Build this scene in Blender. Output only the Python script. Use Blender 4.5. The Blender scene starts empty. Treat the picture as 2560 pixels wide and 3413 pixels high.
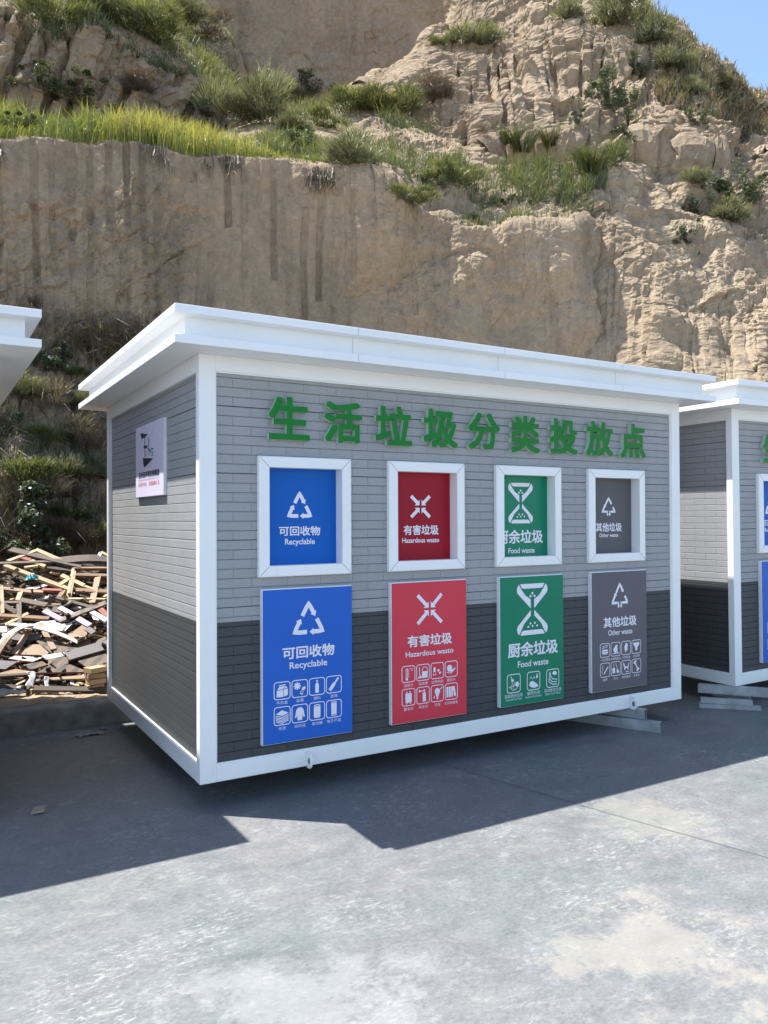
import bpy, bmesh, math, random
import numpy as np
from mathutils import Vector, Matrix

random.seed(7)
RNG = np.random.default_rng(11)
SC = bpy.context.scene
COL = SC.collection

# ------------------------------------------------------------------ camera
CAM = np.array([-1.3641, -4.3722, 1.6649])
F_PX, YAW, PITCH, ROLL = 2621.73, -0.53321, 0.008614, -0.004364


def cam_axes():
    cy, sy = math.cos(YAW), math.sin(YAW)
    fw = np.array([-sy * math.cos(PITCH), cy * math.cos(PITCH), math.sin(PITCH)])
    right = np.array([cy, sy, 0.0])
    up = np.cross(right, fw)
    r = right * math.cos(ROLL) + up * math.sin(ROLL)
    u = -right * math.sin(ROLL) + up * math.cos(ROLL)
    return r, u, fw


AX_R, AX_U, AX_F = cam_axes()
cam_data = bpy.data.cameras.new('camera')
cam = bpy.data.objects.new('camera', cam_data)
COL.objects.link(cam)
M = Matrix.Identity(4)
for i in range(3):
    M[i][0], M[i][1], M[i][2], M[i][3] = AX_R[i], AX_U[i], -AX_F[i], CAM[i]
cam.matrix_world = M
cam_data.sensor_fit = 'HORIZONTAL'
cam_data.sensor_width = 36.0
cam_data.lens = F_PX / 2560 * 36.0
cam_data.clip_end = 2000
SC.camera = cam

# ------------------------------------------------------------------ light
SUN_DIR = Vector((-0.319, 0.277, 1.0)).normalized()      # towards the sun
SUN_EL = math.asin(SUN_DIR.z)
world = bpy.data.worlds.new('World')
SC.world = world
world.use_nodes = True
wn = world.node_tree
bg = wn.nodes['Background']
sky = wn.nodes.new('ShaderNodeTexSky')
sky.sky_type = 'NISHITA'
sky.sun_disc = False
sky.sun_elevation = SUN_EL
sky.sun_rotation = math.atan2(SUN_DIR.x, SUN_DIR.y)
sky.air_density = 1.0
sky.dust_density = 0.7
sky.ozone_density = 1.4
wn.links.new(sky.outputs[0], bg.inputs['Color'])
bg.inputs['Strength'].default_value = 0.135
sun_data = bpy.data.lights.new('sun', 'SUN')
sun_data.energy = 5.0
sun_data.angle = math.radians(0.5)
sun_data.color = (1.0, 0.968, 0.92)
sun = bpy.data.objects.new('sun', sun_data)
sun.rotation_euler = SUN_DIR.to_track_quat('Z', 'Y').to_euler()
sun.location = (-6, 5, 20)
COL.objects.link(sun)
SC.view_settings.view_transform = 'Standard'
SC.view_settings.look = 'None'
SC.view_settings.gamma = 1.0
SC.view_settings.exposure = 1.15
SC.cycles.max_bounces = 8
SC.cycles.diffuse_bounces = 5
SC.cycles.glossy_bounces = 3
SC.cycles.transparent_max_bounces = 8

# ------------------------------------------------------------------ helpers
PX = 2560 / 1659.0


def px_ray(x, y):
    """viewing ray of a point measured on the photograph (1659 px wide)"""
    return AX_F + AX_R * ((x * PX - 1280) / F_PX) - AX_U * ((y * PX - 1706.5) / F_PX)


def at_dist(x, y, d):
    v = px_ray(x, y)
    return CAM + v / math.hypot(v[0], v[1]) * d


def at_z(x, y, z):
    v = px_ray(x, y)
    return CAM + v * ((z - CAM[2]) / v[2])


def tag(o, label=None, cat=None, group=None, kind=None):
    if label:
        o['label'] = label
    if cat:
        o['category'] = cat
    if group:
        o['group'] = group
    if kind:
        o['kind'] = kind
    return o


def empty(name, loc=(0, 0, 0), rz=0.0):
    o = bpy.data.objects.new(name, None)
    o.empty_display_size = 0.1
    o.location = loc
    o.rotation_euler = (0, 0, rz)
    COL.objects.link(o)
    return o


def link(name, me, mats, parent=None, smooth=False):
    o = bpy.data.objects.new(name, me)
    if not isinstance(mats, (list, tuple)):
        mats = [mats]
    for m in mats:
        me.materials.append(m)
    if smooth:
        me.polygons.foreach_set('use_smooth', [True] * len(me.polygons))
    if parent is not None:
        o.parent = parent
    COL.objects.link(o)
    return o


class MB:
    """collects shapes that become one mesh object"""

    def __init__(self):
        self.v, self.f, self.m = [], [], []

    def poly(self, pts, mi=0):
        b = len(self.v)
        self.v += [tuple(p) for p in pts]
        self.f.append(tuple(range(b, b + len(pts))))
        self.m.append(mi)

    def raw(self, vs, fs, mi=0):
        b = len(self.v)
        self.v += [tuple(p) for p in vs]
        for f in fs:
            self.f.append(tuple(i + b for i in f))
            self.m.append(mi)

    def box(self, a, b, mi=0, bev=0.0, mat=None):
        bm = bmesh.new()
        bmesh.ops.create_cube(bm, size=1)
        for v in bm.verts:
            v.co = Vector(((a[0] + b[0]) / 2 + v.co.x * (b[0] - a[0]), (a[1] + b[1]) / 2 + v.co.y * (b[1] - a[1]),
                           (a[2] + b[2]) / 2 + v.co.z * (b[2] - a[2])))
        if bev > 0:
            bmesh.ops.bevel(bm, geom=list(bm.edges), offset=bev, segments=2, affect='EDGES', profile=0.5)
        if mat is not None:
            bm.transform(mat)
        bm.verts.index_update()
        self.raw([v.co[:] for v in bm.verts], [[v.index for v in f.verts] for f in bm.faces], mi)
        bm.free()

    def mesh(self, name):
        me = bpy.data.meshes.new(name)
        me.from_pydata(self.v, [], self.f)
        me.polygons.foreach_set('material_index', self.m)
        me.update()
        return me

    def build(self, name, mats, parent=None, smooth=False):
        return link(name, self.mesh(name), mats, parent, smooth)


def np_mesh(name, V, quads=None, tris=None, attrs=None, smooth=True):
    me = bpy.data.meshes.new(name)
    V = np.asarray(V, np.float32)
    me.vertices.add(len(V))
    me.vertices.foreach_set('co', V.ravel())
    idx, starts, n = [], [], 0
    if quads is not None and len(quads):
        q = np.asarray(quads, np.int32)
        idx.append(q.ravel()); starts.append(np.arange(len(q)) * 4); n += q.size
    if tris is not None and len(tris):
        t = np.asarray(tris, np.int32)
        idx.append(t.ravel()); starts.append(n + np.arange(len(t)) * 3)
    idx = np.concatenate(idx); starts = np.concatenate(starts)
    me.loops.add(len(idx))
    me.loops.foreach_set('vertex_index', idx.astype(np.int32))
    me.polygons.add(len(starts))
    me.polygons.foreach_set('loop_start', starts.astype(np.int32))
    me.polygons.foreach_set('use_smooth', np.full(len(starts), smooth))
    if attrs:
        for k, a in attrs.items():
            at = me.attributes.new(k, 'FLOAT', 'POINT')
            at.data.foreach_set('value', np.asarray(a, np.float32))
    me.update(calc_edges=True)
    me.validate()
    return me


# ------------------------------------------------------------------ noise (numpy)
def _h(ix, iy, iz, seed):
    with np.errstate(over='ignore'):
        h = (ix.astype(np.uint32) * np.uint32(374761393) + iy.astype(np.uint32) * np.uint32(668265263)
             + iz.astype(np.uint32) * np.uint32(2246822519) + np.uint32((seed * 3266489917) & 0xffffffff))
        h = (h ^ (h >> np.uint32(13))) * np.uint32(1274126177)
        h = (h ^ (h >> np.uint32(16))) * np.uint32(2654435769)
        h = h ^ (h >> np.uint32(15))
    return h.astype(np.float64) / 4294967295.0


def vnoise(x, y, z, seed=0):
    fx, fy, fz = np.floor(x), np.floor(y), np.floor(z)
    ix, iy, iz = fx.astype(np.int64), fy.astype(np.int64), fz.astype(np.int64)
    tx, ty, tz = x - fx, y - fy, z - fz
    tx, ty, tz = [t * t * t * (t * (t * 6 - 15) + 10) for t in (tx, ty, tz)]
    r = 0
    for dx in (0, 1):
        for dy in (0, 1):
            for dz in (0, 1):
                w = (tx if dx else 1 - tx) * (ty if dy else 1 - ty) * (tz if dz else 1 - tz)
                r = r + w * _h(ix + dx, iy + dy, iz + dz, seed)
    return r * 2 - 1


def fbm(x, y, z, octv=4, seed=0, gain=0.5):
    r, a, f, t = 0, 1.0, 1.0, 0
    for o in range(octv):
        r = r + a * vnoise(x * f + 17.3 * o, y * f, z * f, seed + o)
        t += a
        a *= gain
        f *= 2.03
    return r / t


def cells(u, v, seed=0):
    """flat broken plates: random height and tilt per cell"""
    fu, fv = np.floor(u), np.floor(v)
    best = np.full(u.shape, 9.0)
    sec = np.full(u.shape, 9.0)
    val = np.zeros(u.shape)
    zz = np.zeros(u.shape, np.int64)
    for du in (-1, 0, 1):
        for dv in (-1, 0, 1):
            cu, cv = (fu + du).astype(np.int64), (fv + dv).astype(np.int64)
            pu = cu + _h(cu, cv, zz + 1, seed)
            pv = cv + _h(cu, cv, zz + 2, seed)
            a, b = u - pu, v - pv
            d = np.hypot(a, b)
            hv = (_h(cu, cv, zz + 3, seed) - 0.5) + (_h(cu, cv, zz + 4, seed) - 0.5) * a * 1.4 + \
                 (_h(cu, cv, zz + 5, seed) - 0.75) * b * 1.6
            near = d < best
            sec = np.where(near, best, np.minimum(sec, d))
            val = np.where(near, hv, val)
            best = np.where(near, d, best)
    return val, sec - best


def sstep(a, b, x):
    t = np.clip((x - a) / (b - a), 0, 1)
    return t * t * (3 - 2 * t)


# ------------------------------------------------------------------ materials
def mat(name):
    m = bpy.data.materials.new(name)
    m.use_nodes = True
    return m, m.node_tree, m.node_tree.nodes['Principled BSDF']


def N(nt, t, **kw):
    n = nt.nodes.new(t)
    for k, v in kw.items():
        setattr(n, k, v)
    return n


def noise(nt, vec, scale, detail=4, rough=0.55, dist=0.0):
    n = N(nt, 'ShaderNodeTexNoise')
    n.inputs['Scale'].default_value = scale
    n.inputs['Detail'].default_value = detail
    n.inputs['Roughness'].default_value = rough
    n.inputs['Distortion'].default_value = dist
    if vec is not None:
        nt.links.new(vec, n.inputs['Vector'])
    return n.outputs['Fac']


def ramp(nt, fac, stops):
    r = N(nt, 'ShaderNodeValToRGB')
    cr = r.color_ramp
    while len(cr.elements) < len(stops):
        cr.elements.new(0.5)
    for e, (p, c) in zip(cr.elements, stops):
        e.position = p
        e.color = c if len(c) == 4 else (*c, 1)
    nt.links.new(fac, r.inputs[0])
    return r.outputs[0]


def mix(nt, fac, a, b, mode='MIX'):
    m = N(nt, 'ShaderNodeMix', data_type='RGBA', blend_type=mode)
    for s, v in ((m.inputs[0], fac), (m.inputs[6], a), (m.inputs[7], b)):
        if hasattr(v, 'node'):
            nt.links.new(v, s)
        elif isinstance(v, (int, float)):
            s.default_value = v
        else:
            s.default_value = (*v, 1) if len(v) == 3 else v
    return m.outputs[2]


def mth(nt, op, a, b=0.0):
    m = N(nt, 'ShaderNodeMath', operation=op)
    for s, v in ((m.inputs[0], a), (m.inputs[1], b)):
        if hasattr(v, 'node'):
            nt.links.new(v, s)
        else:
            s.default_value = v
    return m.outputs[0]


def mapping(nt, scale=(1, 1, 1), rot=(0, 0, 0), coord='Object', loc=(0, 0, 0)):
    tc = N(nt, 'ShaderNodeTexCoord')
    mp = N(nt, 'ShaderNodeMapping')
    mp.inputs['Scale'].default_value = scale
    mp.inputs['Rotation'].default_value = rot
    mp.inputs['Location'].default_value = loc
    nt.links.new(tc.outputs[coord], mp.inputs[0])
    return mp.outputs[0]


def bump(nt, bsdf, h, strength=0.5, dist=0.01):
    b = N(nt, 'ShaderNodeBump')
    b.inputs['Strength'].default_value = strength
    b.inputs['Distance'].default_value = dist
    nt.links.new(h, b.inputs['Height'])
    nt.links.new(b.outputs[0], bsdf.inputs['Normal'])


def simple(name, col, rough=0.5, metal=0.0, var=0.06, scale=6.0, spec=0.5, bmp=0.0):
    m, nt, b = mat(name)
    v = mapping(nt)
    n = noise(nt, v, scale, 5)
    lo = tuple(c * (1 - var) for c in col)
    hi = tuple(min(1, c * (1 + var)) for c in col)
    nt.links.new(ramp(nt, n, [(0.3, lo), (0.7, hi)]), b.inputs['Base Color'])
    rr = ramp(nt, noise(nt, v, scale * 2.3, 4), [(0.3, (rough * 0.85,) * 3), (0.7, (min(1, rough * 1.15),) * 3)])
    nt.links.new(rr, b.inputs['Roughness'])
    b.inputs['Metallic'].default_value = metal
    b.inputs['Specular IOR Level'].default_value = spec
    if bmp:
        bump(nt, b, noise(nt, v, 60, 4), bmp, 0.002)
    return m


def white_metal():
    m, nt, b = mat('white_painted_steel')
    v = mapping(nt)
    n = noise(nt, v, 2.2, 6, 0.6)
    base = ramp(nt, n, [(0.3, (0.85, 0.85, 0.83)), (0.65, (0.90, 0.895, 0.88))])
    smud = ramp(nt, noise(nt, mapping(nt, (7, 7, 1.6)), 3.0, 6, 0.7), [(0.60, (0, 0, 0)), (0.76, (1, 1, 1))])
    base = mix(nt, mth(nt, 'MULTIPLY', smud, 0.22), base, (0.60, 0.60, 0.58))
    drip = ramp(nt, noise(nt, mapping(nt, (26, 26, 1.1)), 2.0, 6, 0.7), [(0.62, (0, 0, 0)), (0.74, (1, 1, 1))])
    base = mix(nt, mth(nt, 'MULTIPLY', drip, 0.16), base, (0.52, 0.49, 0.43))
    nt.links.new(base, b.inputs['Base Color'])
    nt.links.new(ramp(nt, noise(nt, v, 5, 4), [(0.3, (0.28,) * 3), (0.7, (0.46,) * 3)]), b.inputs['Roughness'])
    bump(nt, b, noise(nt, mapping(nt, (1, 1, 1)), 3.5, 2), 0.12, 0.01)
    return m


def siding_mat(name, col, joint=0.80):
    m, nt, b = mat(name)
    tc = N(nt, 'ShaderNodeTexCoord')
    sp = N(nt, 'ShaderNodeSeparateXYZ')
    nt.links.new(tc.outputs['Object'], sp.inputs[0])
    cb = N(nt, 'ShaderNodeCombineXYZ')
    nt.links.new(mth(nt, 'ADD', sp.outputs[0], sp.outputs[1]), cb.inputs[0])
    nt.links.new(mth(nt, 'SUBTRACT', sp.outputs[2], COURSE_Z0), cb.inputs[1])
    br = N(nt, 'ShaderNodeTexBrick')
    br.offset = 0.5
    br.inputs['Scale'].default_value = 1.0
    br.inputs['Brick Width'].default_value = 0.225
    br.inputs['Row Height'].default_value = COURSE
    br.inputs['Mortar Size'].default_value = 0.0022
    br.inputs['Mortar Smooth'].default_value = 0.3
    br.inputs['Color1'].default_value = (1, 1, 1, 1)
    br.inputs['Color2'].default_value = (0.97, 0.97, 0.97, 1)
    br.inputs['Mortar'].default_value = (joint, joint, joint, 1)
    nt.links.new(cb.outputs[0], br.inputs['Vector'])
    fine = noise(nt, mapping(nt, (1, 1, 1)), 130, 4, 0.6)
    big = noise(nt, mapping(nt), 1.5, 4)
    c = mix(nt, 1.0, ramp(nt, big, [(0.3, tuple(x * 0.93 for x in col)), (0.7, tuple(x * 1.06 for x in col))]),
            br.outputs['Color'], 'MULTIPLY')
    c = mix(nt, 0.5, c, ramp(nt, fine, [(0.3, (0.8,) * 3), (0.7, (1.1,) * 3)]), 'MULTIPLY')
    nt.links.new(c, b.inputs['Base Color'])
    b.inputs['Roughness'].default_value = 0.5
    b.inputs['Specular IOR Level'].default_value = 0.35
    h = mth(nt, 'ADD', mth(nt, 'MULTIPLY', br.outputs['Fac'], -1.6), mth(nt, 'MULTIPLY', fine, 0.9))
    bump(nt, b, h, 0.85, 0.006)
    return m


def concrete_mat():
    m, nt, b = mat('power_trowelled_concrete')
    v = mapping(nt)
    vw = mapping(nt, (1.0, 1.5, 1), (0, 0, 0.5))
    blot = noise(nt, v, 1.0, 8, 0.66, 0.3)
    mid = noise(nt, vw, 4.5, 8, 0.72, 0.25)
    fine = noise(nt, vw, 38, 8, 0.78, 0.2)
    c = ramp(nt, blot, [(0.30, (0.112, 0.131, 0.131)), (0.45, (0.140, 0.150, 0.149)), (0.55, (0.150, 0.149, 0.152)), (0.70, (0.172, 0.168, 0.158))])
    c = mix(nt, 0.8, c, ramp(nt, mid, [(0.30, (0.76, 0.79, 0.80)), (0.5, (1.0, 1.0, 1.0)), (0.70, (1.20, 1.19, 1.17))]), 'MULTIPLY')
    c = mix(nt, 0.8, c, ramp(nt, fine, [(0.34, (0.66, 0.68, 0.69)), (0.5, (1, 1, 1)), (0.66, (1.34, 1.34, 1.32))]), 'MULTIPLY')
    # laitance flakes in three sizes
    fl = ramp(nt, noise(nt, vw, 9, 10, 0.78, 0.4), [(0.57, (0, 0, 0)), (0.62, (1, 1, 1))])
    c = mix(nt, mth(nt, 'MULTIPLY', fl, 0.42), c, (0.29, 0.29, 0.28))
    fl2 = ramp(nt, noise(nt, mapping(nt, (1, 1.8, 1), (0, 0, 0.2), loc=(5, 2, 0)), 34, 8, 0.75, 0.3), [(0.60, (0, 0, 0)), (0.66, (1, 1, 1))])
    c = mix(nt, mth(nt, 'MULTIPLY', fl2, 0.55), c, (0.30, 0.30, 0.29))
    fl3 = mth(nt, 'MULTIPLY', ramp(nt, noise(nt, mapping(nt, (1, 2.2, 1), (0, 0, 0.15), loc=(2, 4, 0)), 20, 9, 0.8, 0.5), [(0.54, (0, 0, 0)), (0.57, (1, 1, 1))]), ramp(nt, noise(nt, mapping(nt, loc=(3, 1, 0)), 1.3, 4), [(0.50, (0, 0, 0)), (0.62, (1, 1, 1))]))
    c = mix(nt, mth(nt, 'MULTIPLY', fl3, 0.65), c, (0.33, 0.33, 0.315))
    sc_ = ramp(nt, noise(nt, mapping(nt, (1, 9, 1), (0, 0, 0.5), loc=(1, 7, 0)), 5, 8, 0.75, 0.3), [(0.60, (0, 0, 0)), (0.68, (1, 1, 1))])
    c = mix(nt, mth(nt, 'MULTIPLY', sc_, 0.25), c, (0.10, 0.106, 0.112))
    streak = mid
    pv = N(nt, 'ShaderNodeTexVoronoi')
    pv.inputs['Scale'].default_value = 7.0
    nt.links.new(v, pv.inputs['Vector'])
    pit = ramp(nt, pv.outputs['Distance'], [(0.03, (1, 1, 1)), (0.05, (0, 0, 0))])
    c = mix(nt, mth(nt, 'MULTIPLY', pit, 0.6), c, (0.06, 0.06, 0.06))
    # yellowish cement dust patch
    tc = N(nt, 'ShaderNodeTexCoord')

    def patch(x, y, r, amt, colr):
        vs = N(nt, 'ShaderNodeVectorMath', operation='DISTANCE')
        nt.links.new(tc.outputs['Object'], vs.inputs[0])
        vs.inputs[1].default_value = (x, y, 0)
        d = mth(nt, 'DIVIDE', vs.outputs['Value'], r)
        d = mth(nt, 'ADD', d, mth(nt, 'MULTIPLY', mth(nt, 'SUBTRACT', noise(nt, v, 3.5, 10, 0.78, 0.3), 0.5), 5.0))
        f = ramp(nt, d, [(0.45, (1, 1, 1)), (0.75, (0.35, 0.35, 0.35)), (0.95, (0, 0, 0))])
        return mix(nt, mth(nt, 'MULTIPLY', f, amt), c, colr)
    c = patch(1.12, -2.28, 0.42, 0.52, (0.29, 0.27, 0.225))
    c = patch(1.62, -2.75, 0.36, 0.5, (0.28, 0.25, 0.20))
    c = patch(2.1, -1.35, 0.36, 0.42, (0.28, 0.265, 0.22))
    c = patch(-0.25, -1.95, 0.5, 0.35, (0.30, 0.30, 0.295))

    # long faint scuff
    def line(p, q, w, amt):
        dx, dy = q[0] - p[0], q[1] - p[1]
        L = math.hypot(dx, dy)
        nx, ny = -dy / L, dx / L
        sp = N(nt, 'ShaderNodeSeparateXYZ')
        nt.links.new(tc.outputs['Object'], sp.inputs[0])
        dd = mth(nt, 'ADD', mth(nt, 'MULTIPLY', sp.outputs[0], nx), mth(nt, 'MULTIPLY', sp.outputs[1], ny))
        dd = mth(nt, 'SUBTRACT', dd, p[0] * nx + p[1] * ny)
        dd = mth(nt, 'ABSOLUTE', mth(nt, 'ADD', dd, mth(nt, 'MULTIPLY', mth(nt, 'SUBTRACT', noise(nt, v, 2.5, 5), 0.5), 0.06)))
        along = mth(nt, 'ADD', mth(nt, 'MULTIPLY', sp.outputs[0], dx / L), mth(nt, 'MULTIPLY', sp.outputs[1], dy / L))
        along = mth(nt, 'SUBTRACT', along, p[0] * dx / L + p[1] * dy / L)
        inside = mth(nt, 'MULTIPLY', mth(nt, 'GREATER_THAN', along, 0), mth(nt, 'LESS_THAN', along, L))
        f = mth(nt, 'MULTIPLY', inside, ramp(nt, mth(nt, 'DIVIDE', dd, w), [(0.35, (1, 1, 1)), (1.0, (0, 0, 0))]))
        f = mth(nt, 'MULTIPLY', f, ramp(nt, noise(nt, v, 7, 5), [(0.4, (0.1,) * 3), (0.6, (1,) * 3)]))
        return mix(nt, mth(nt, 'MULTIPLY', f, amt), c, (0.10, 0.105, 0.112))
    c = line((-1.25, -1.56), (0.35, -1.16), 0.028, 0.5)
    nt.links.new(c, b.inputs['Base Color'])
    nt.links.new(ramp(nt, streak, [(0.3, (0.42,) * 3), (0.7, (0.66,) * 3)]), b.inputs['Roughness'])
    b.inputs['Specular IOR Level'].default_value = 0.4
    bump(nt, b, mth(nt, 'ADD', fine, mth(nt, 'MULTIPLY', fl, 0.4)), 0.25, 0.004)
    return m


def loess_mat(name, tone=1.0, moss=0.0):
    m, nt, b = mat(name)
    v = mapping(nt)
    big = noise(nt, v, 0.5, 6, 0.6)
    vs = mapping(nt, (1, 1, 0.22))
    stain = noise(nt, vs, 1.6, 6, 0.62, 0.5)
    fine = noise(nt, v, 9, 8, 0.68)
    grit = noise(nt, v, 55, 5, 0.65)
    t = tone
    c = ramp(nt, big, [(0.30, (0.330 * t, 0.254 * t, 0.172 * t)), (0.5, (0.385 * t, 0.296 * t, 0.200 * t)), (0.7, (0.425 * t, 0.332 * t, 0.230 * t))])
    c = mix(nt, 0.7, c, ramp(nt, stain, [(0.3, (0.62, 0.60, 0.60)), (0.5, (1, 1, 1)), (0.72, (1.12, 1.06, 1.0))]), 'MULTIPLY')
    c = mix(nt, 0.65, c, ramp(nt, fine, [(0.3, (0.66, 0.65, 0.65)), (0.7, (1.26, 1.26, 1.26))]), 'MULTIPLY')
    c = mix(nt, 0.5, c, ramp(nt, grit, [(0.3, (0.8,) * 3), (0.7, (1.18,) * 3)]), 'MULTIPLY')
    at = N(nt, 'ShaderNodeAttribute', attribute_name='moss')
    pa = N(nt, 'ShaderNodeAttribute', attribute_name='pale')
    c = mix(nt, pa.outputs['Fac'], c, mix(nt, 1.0, c, (1.03, 1.05, 1.06), 'MULTIPLY'))
    mf = mth(nt, 'MULTIPLY', at.outputs['Fac'], ramp(nt, noise(nt, vs, 2.6, 7, 0.7, 0.6), [(0.38, (0,) * 3), (0.62, (1,) * 3)]))
    c = mix(nt, mf, c, (0.085, 0.078, 0.055))
    nt.links.new(c, b.inputs['Base Color'])
    b.inputs['Roughness'].default_value = 0.95
    b.inputs['Specular IOR Level'].default_value = 0.15
    h = mth(nt, 'ADD', mth(nt, 'MULTIPLY', fine, 1.0), mth(nt, 'MULTIPLY', grit, 0.28))
    vor = N(nt, 'ShaderNodeTexVoronoi', feature='DISTANCE_TO_EDGE')
    vor.inputs['Scale'].default_value = 3.2
    vd = N(nt, 'ShaderNodeVectorMath', operation='ADD')
    nz = N(nt, 'ShaderNodeTexNoise')
    nz.inputs['Scale'].default_value = 3.0
    nz.inputs['Detail'].default_value = 5
    nt.links.new(v, nz.inputs['Vector'])
    nt.links.new(v, vd.inputs[0])
    nt.links.new(nz.outputs['Color'], vd.inputs[1])
    nt.links.new(vd.outputs[0], vor.inputs['Vector'])
    crack = ramp(nt, vor.outputs['Distance'], [(0.0, (0,) * 3), (0.05, (1,) * 3)])
    h = mth(nt, 'ADD', h, mth(nt, 'MULTIPLY', crack, 0.07))
    bump(nt, b, h, 0.9, 0.07)
    return m


def leaf_mat(name, stops, trans=0.35):
    m, nt, b = mat(name)
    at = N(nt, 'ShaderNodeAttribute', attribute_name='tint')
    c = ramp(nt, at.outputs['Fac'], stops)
    df = N(nt, 'ShaderNodeBsdfDiffuse')
    tr = N(nt, 'ShaderNodeBsdfTranslucent')
    gl = N(nt, 'ShaderNodeBsdfGlossy')
    gl.inputs['Roughness'].default_value = 0.45
    nt.links.new(c, df.inputs[0])
    nt.links.new(mix(nt, 1.0, c, (1.25, 1.2, 0.7), 'MULTIPLY'), tr.inputs[0])
    m1 = N(nt, 'ShaderNodeMixShader')
    m1.inputs[0].default_value = trans
    nt.links.new(df.outputs[0], m1.inputs[1])
    nt.links.new(tr.outputs[0], m1.inputs[2])
    m2 = N(nt, 'ShaderNodeMixShader')
    m2.inputs[0].default_value = 0.05
    nt.links.new(m1.outputs[0], m2.inputs[1])
    nt.links.new(gl.outputs[0], m2.inputs[2])
    nt.links.new(m2.outputs[0], nt.nodes['Material Output'].inputs[0])
    nt.nodes.remove(b)
    return m


COURSE = 0.0557
COURSE_Z0 = 0.10
M_WHITE = white_metal()
M_SILVER = simple('galvanized_steel', (0.36, 0.39, 0.41), 0.42, 0.6, 0.22, 9.0, bmp=0.1)
M_LIGHT = siding_mat('light_grey_siding', (0.368, 0.371, 0.374))
M_DARK = siding_mat('dark_grey_siding', (0.064, 0.067, 0.070), 0.5)
M_SEAM = simple('dark_gap', (0.02, 0.02, 0.022), 0.8)
M_FOAM = simple('white_board_edge', (0.78, 0.78, 0.80), 0.7, bmp=0.3)
M_PRINT = simple('white_print', (0.82, 0.80, 0.86), 0.45, var=0.02)
M_BLUE = simple('blue_print', (0.016, 0.125, 0.54), 0.42, var=0.04, scale=2, spec=0.25)
M_RED = simple('red_print', (0.68, 0.050, 0.078), 0.42, var=0.04, scale=2, spec=0.25)
M_REDD = simple('deep_red_print', (0.33, 0.006, 0.022), 0.4, var=0.04, scale=2, spec=0.2)
M_GREEN = simple('green_print', (0.003, 0.21, 0.112), 0.3, var=0.04, scale=2, spec=0.25)
M_GREY = simple('grey_print', (0.138, 0.127, 0.142), 0.5, var=0.04, scale=2, spec=0.2)
M_BLUEW = simple('blue_hatch', (0.004, 0.115, 0.48), 0.4, var=0.04, scale=2, spec=0.18)
M_GREYW = simple('grey_hatch', (0.12, 0.118, 0.12), 0.5, var=0.04, scale=2, spec=0.2)
M_LETTER = simple('green_acrylic', (0.003, 0.185, 0.020), 0.3, var=0.08, spec=0.2)
M_LETSIDE = simple('pale_letter_edge', (0.42, 0.58, 0.47), 0.5)
M_PLAQUE = simple('lilac_white_print', (0.70, 0.66, 0.80), 0.5, var=0.02)
M_INK = simple('black_ink', (0.015, 0.015, 0.02), 0.5)
M_INKGREEN = simple('dark_green_ink', (0.01, 0.13, 0.06), 0.5)
M_INKRED = simple('red_ink', (0.62, 0.10, 0.16), 0.5)
M_INKGREY = simple('grey_ink', (0.22, 0.20, 0.26), 0.5)
M_CONC = concrete_mat()
M_JOINT = simple('joint_filler', (0.085, 0.088, 0.09), 0.9)
M_KERB = simple('rough_kerb_concrete', (0.17, 0.165, 0.155), 0.9, var=0.35, scale=7, bmp=0.6)
M_LOESS = loess_mat('loess_earth', 0.93)
M_DIRT = loess_mat('loose_dirt', 1.12)
M_GRASS = leaf_mat('ledge_grass', [(0.0, (0.10, 0.125, 0.03)), (0.4, (0.18, 0.215, 0.04)), (0.75, (0.30, 0.31, 0.06)), (1.0, (0.38, 0.33, 0.11))], 0.5)
M_GRASS2 = leaf_mat('hill_grass', [(0.0, (0.075, 0.09, 0.032)), (0.5, (0.135, 0.160, 0.05)), (1.0, (0.24, 0.235, 0.10))], 0.42)
M_DRY = leaf_mat('dry_stalks', [(0.0, (0.09, 0.07, 0.05)), (0.5, (0.17, 0.135, 0.095)), (1.0, (0.33, 0.28, 0.19))], 0.2)
M_DRYHILL = leaf_mat('straw_grass', [(0.0, (0.14, 0.11, 0.06)), (0.6, (0.24, 0.19, 0.11)), (1.0, (0.20, 0.20, 0.09))], 0.3)
M_SAGE = leaf_mat('silvery_foliage', [(0.0, (0.075, 0.085, 0.042)), (0.5, (0.15, 0.165, 0.085)), (1.0, (0.27, 0.27, 0.16))], 0.35)
M_LEAF = leaf_mat('dark_foliage', [(0.0, (0.038, 0.055, 0.026)), (0.5, (0.08, 0.105, 0.048)), (1.0, (0.165, 0.185, 0.095))], 0.3)
M_BRIGHT = leaf_mat('bright_foliage', [(0.0, (0.07, 0.085, 0.032)), (0.5, (0.125, 0.148, 0.052)), (1.0, (0.23, 0.225, 0.10))], 0.4)
M_TWIG = leaf_mat('brown_twigs', [(0.0, (0.065, 0.05, 0.037)), (0.6, (0.15, 0.11, 0.08)), (1.0, (0.27, 0.21, 0.14))], 0.15)
M_FLOWER = simple('white_petals', (0.75, 0.75, 0.72), 0.8)
# ------------------------------------------------------------------ ground
def grid_mesh(name, xs, ys, zf, attrs=None):
    X, Y = np.meshgrid(xs, ys)
    Z = zf(X, Y)
    V = np.stack([X, Y, Z], -1).reshape(-1, 3)
    nx, ny = len(xs), len(ys)
    i = np.arange(nx * ny).reshape(ny, nx)
    q = np.stack([i[:-1, :-1], i[:-1, 1:], i[1:, 1:], i[1:, :-1]], -1).reshape(-1, 4)
    return np_mesh(name, V, quads=q, attrs=attrs)


KERB_Y = lambda x: 2.615 - 0.03 * x


def yard_z(X, Y):
    return -0.075 * sstep(0.35, 2.6, Y)


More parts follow.
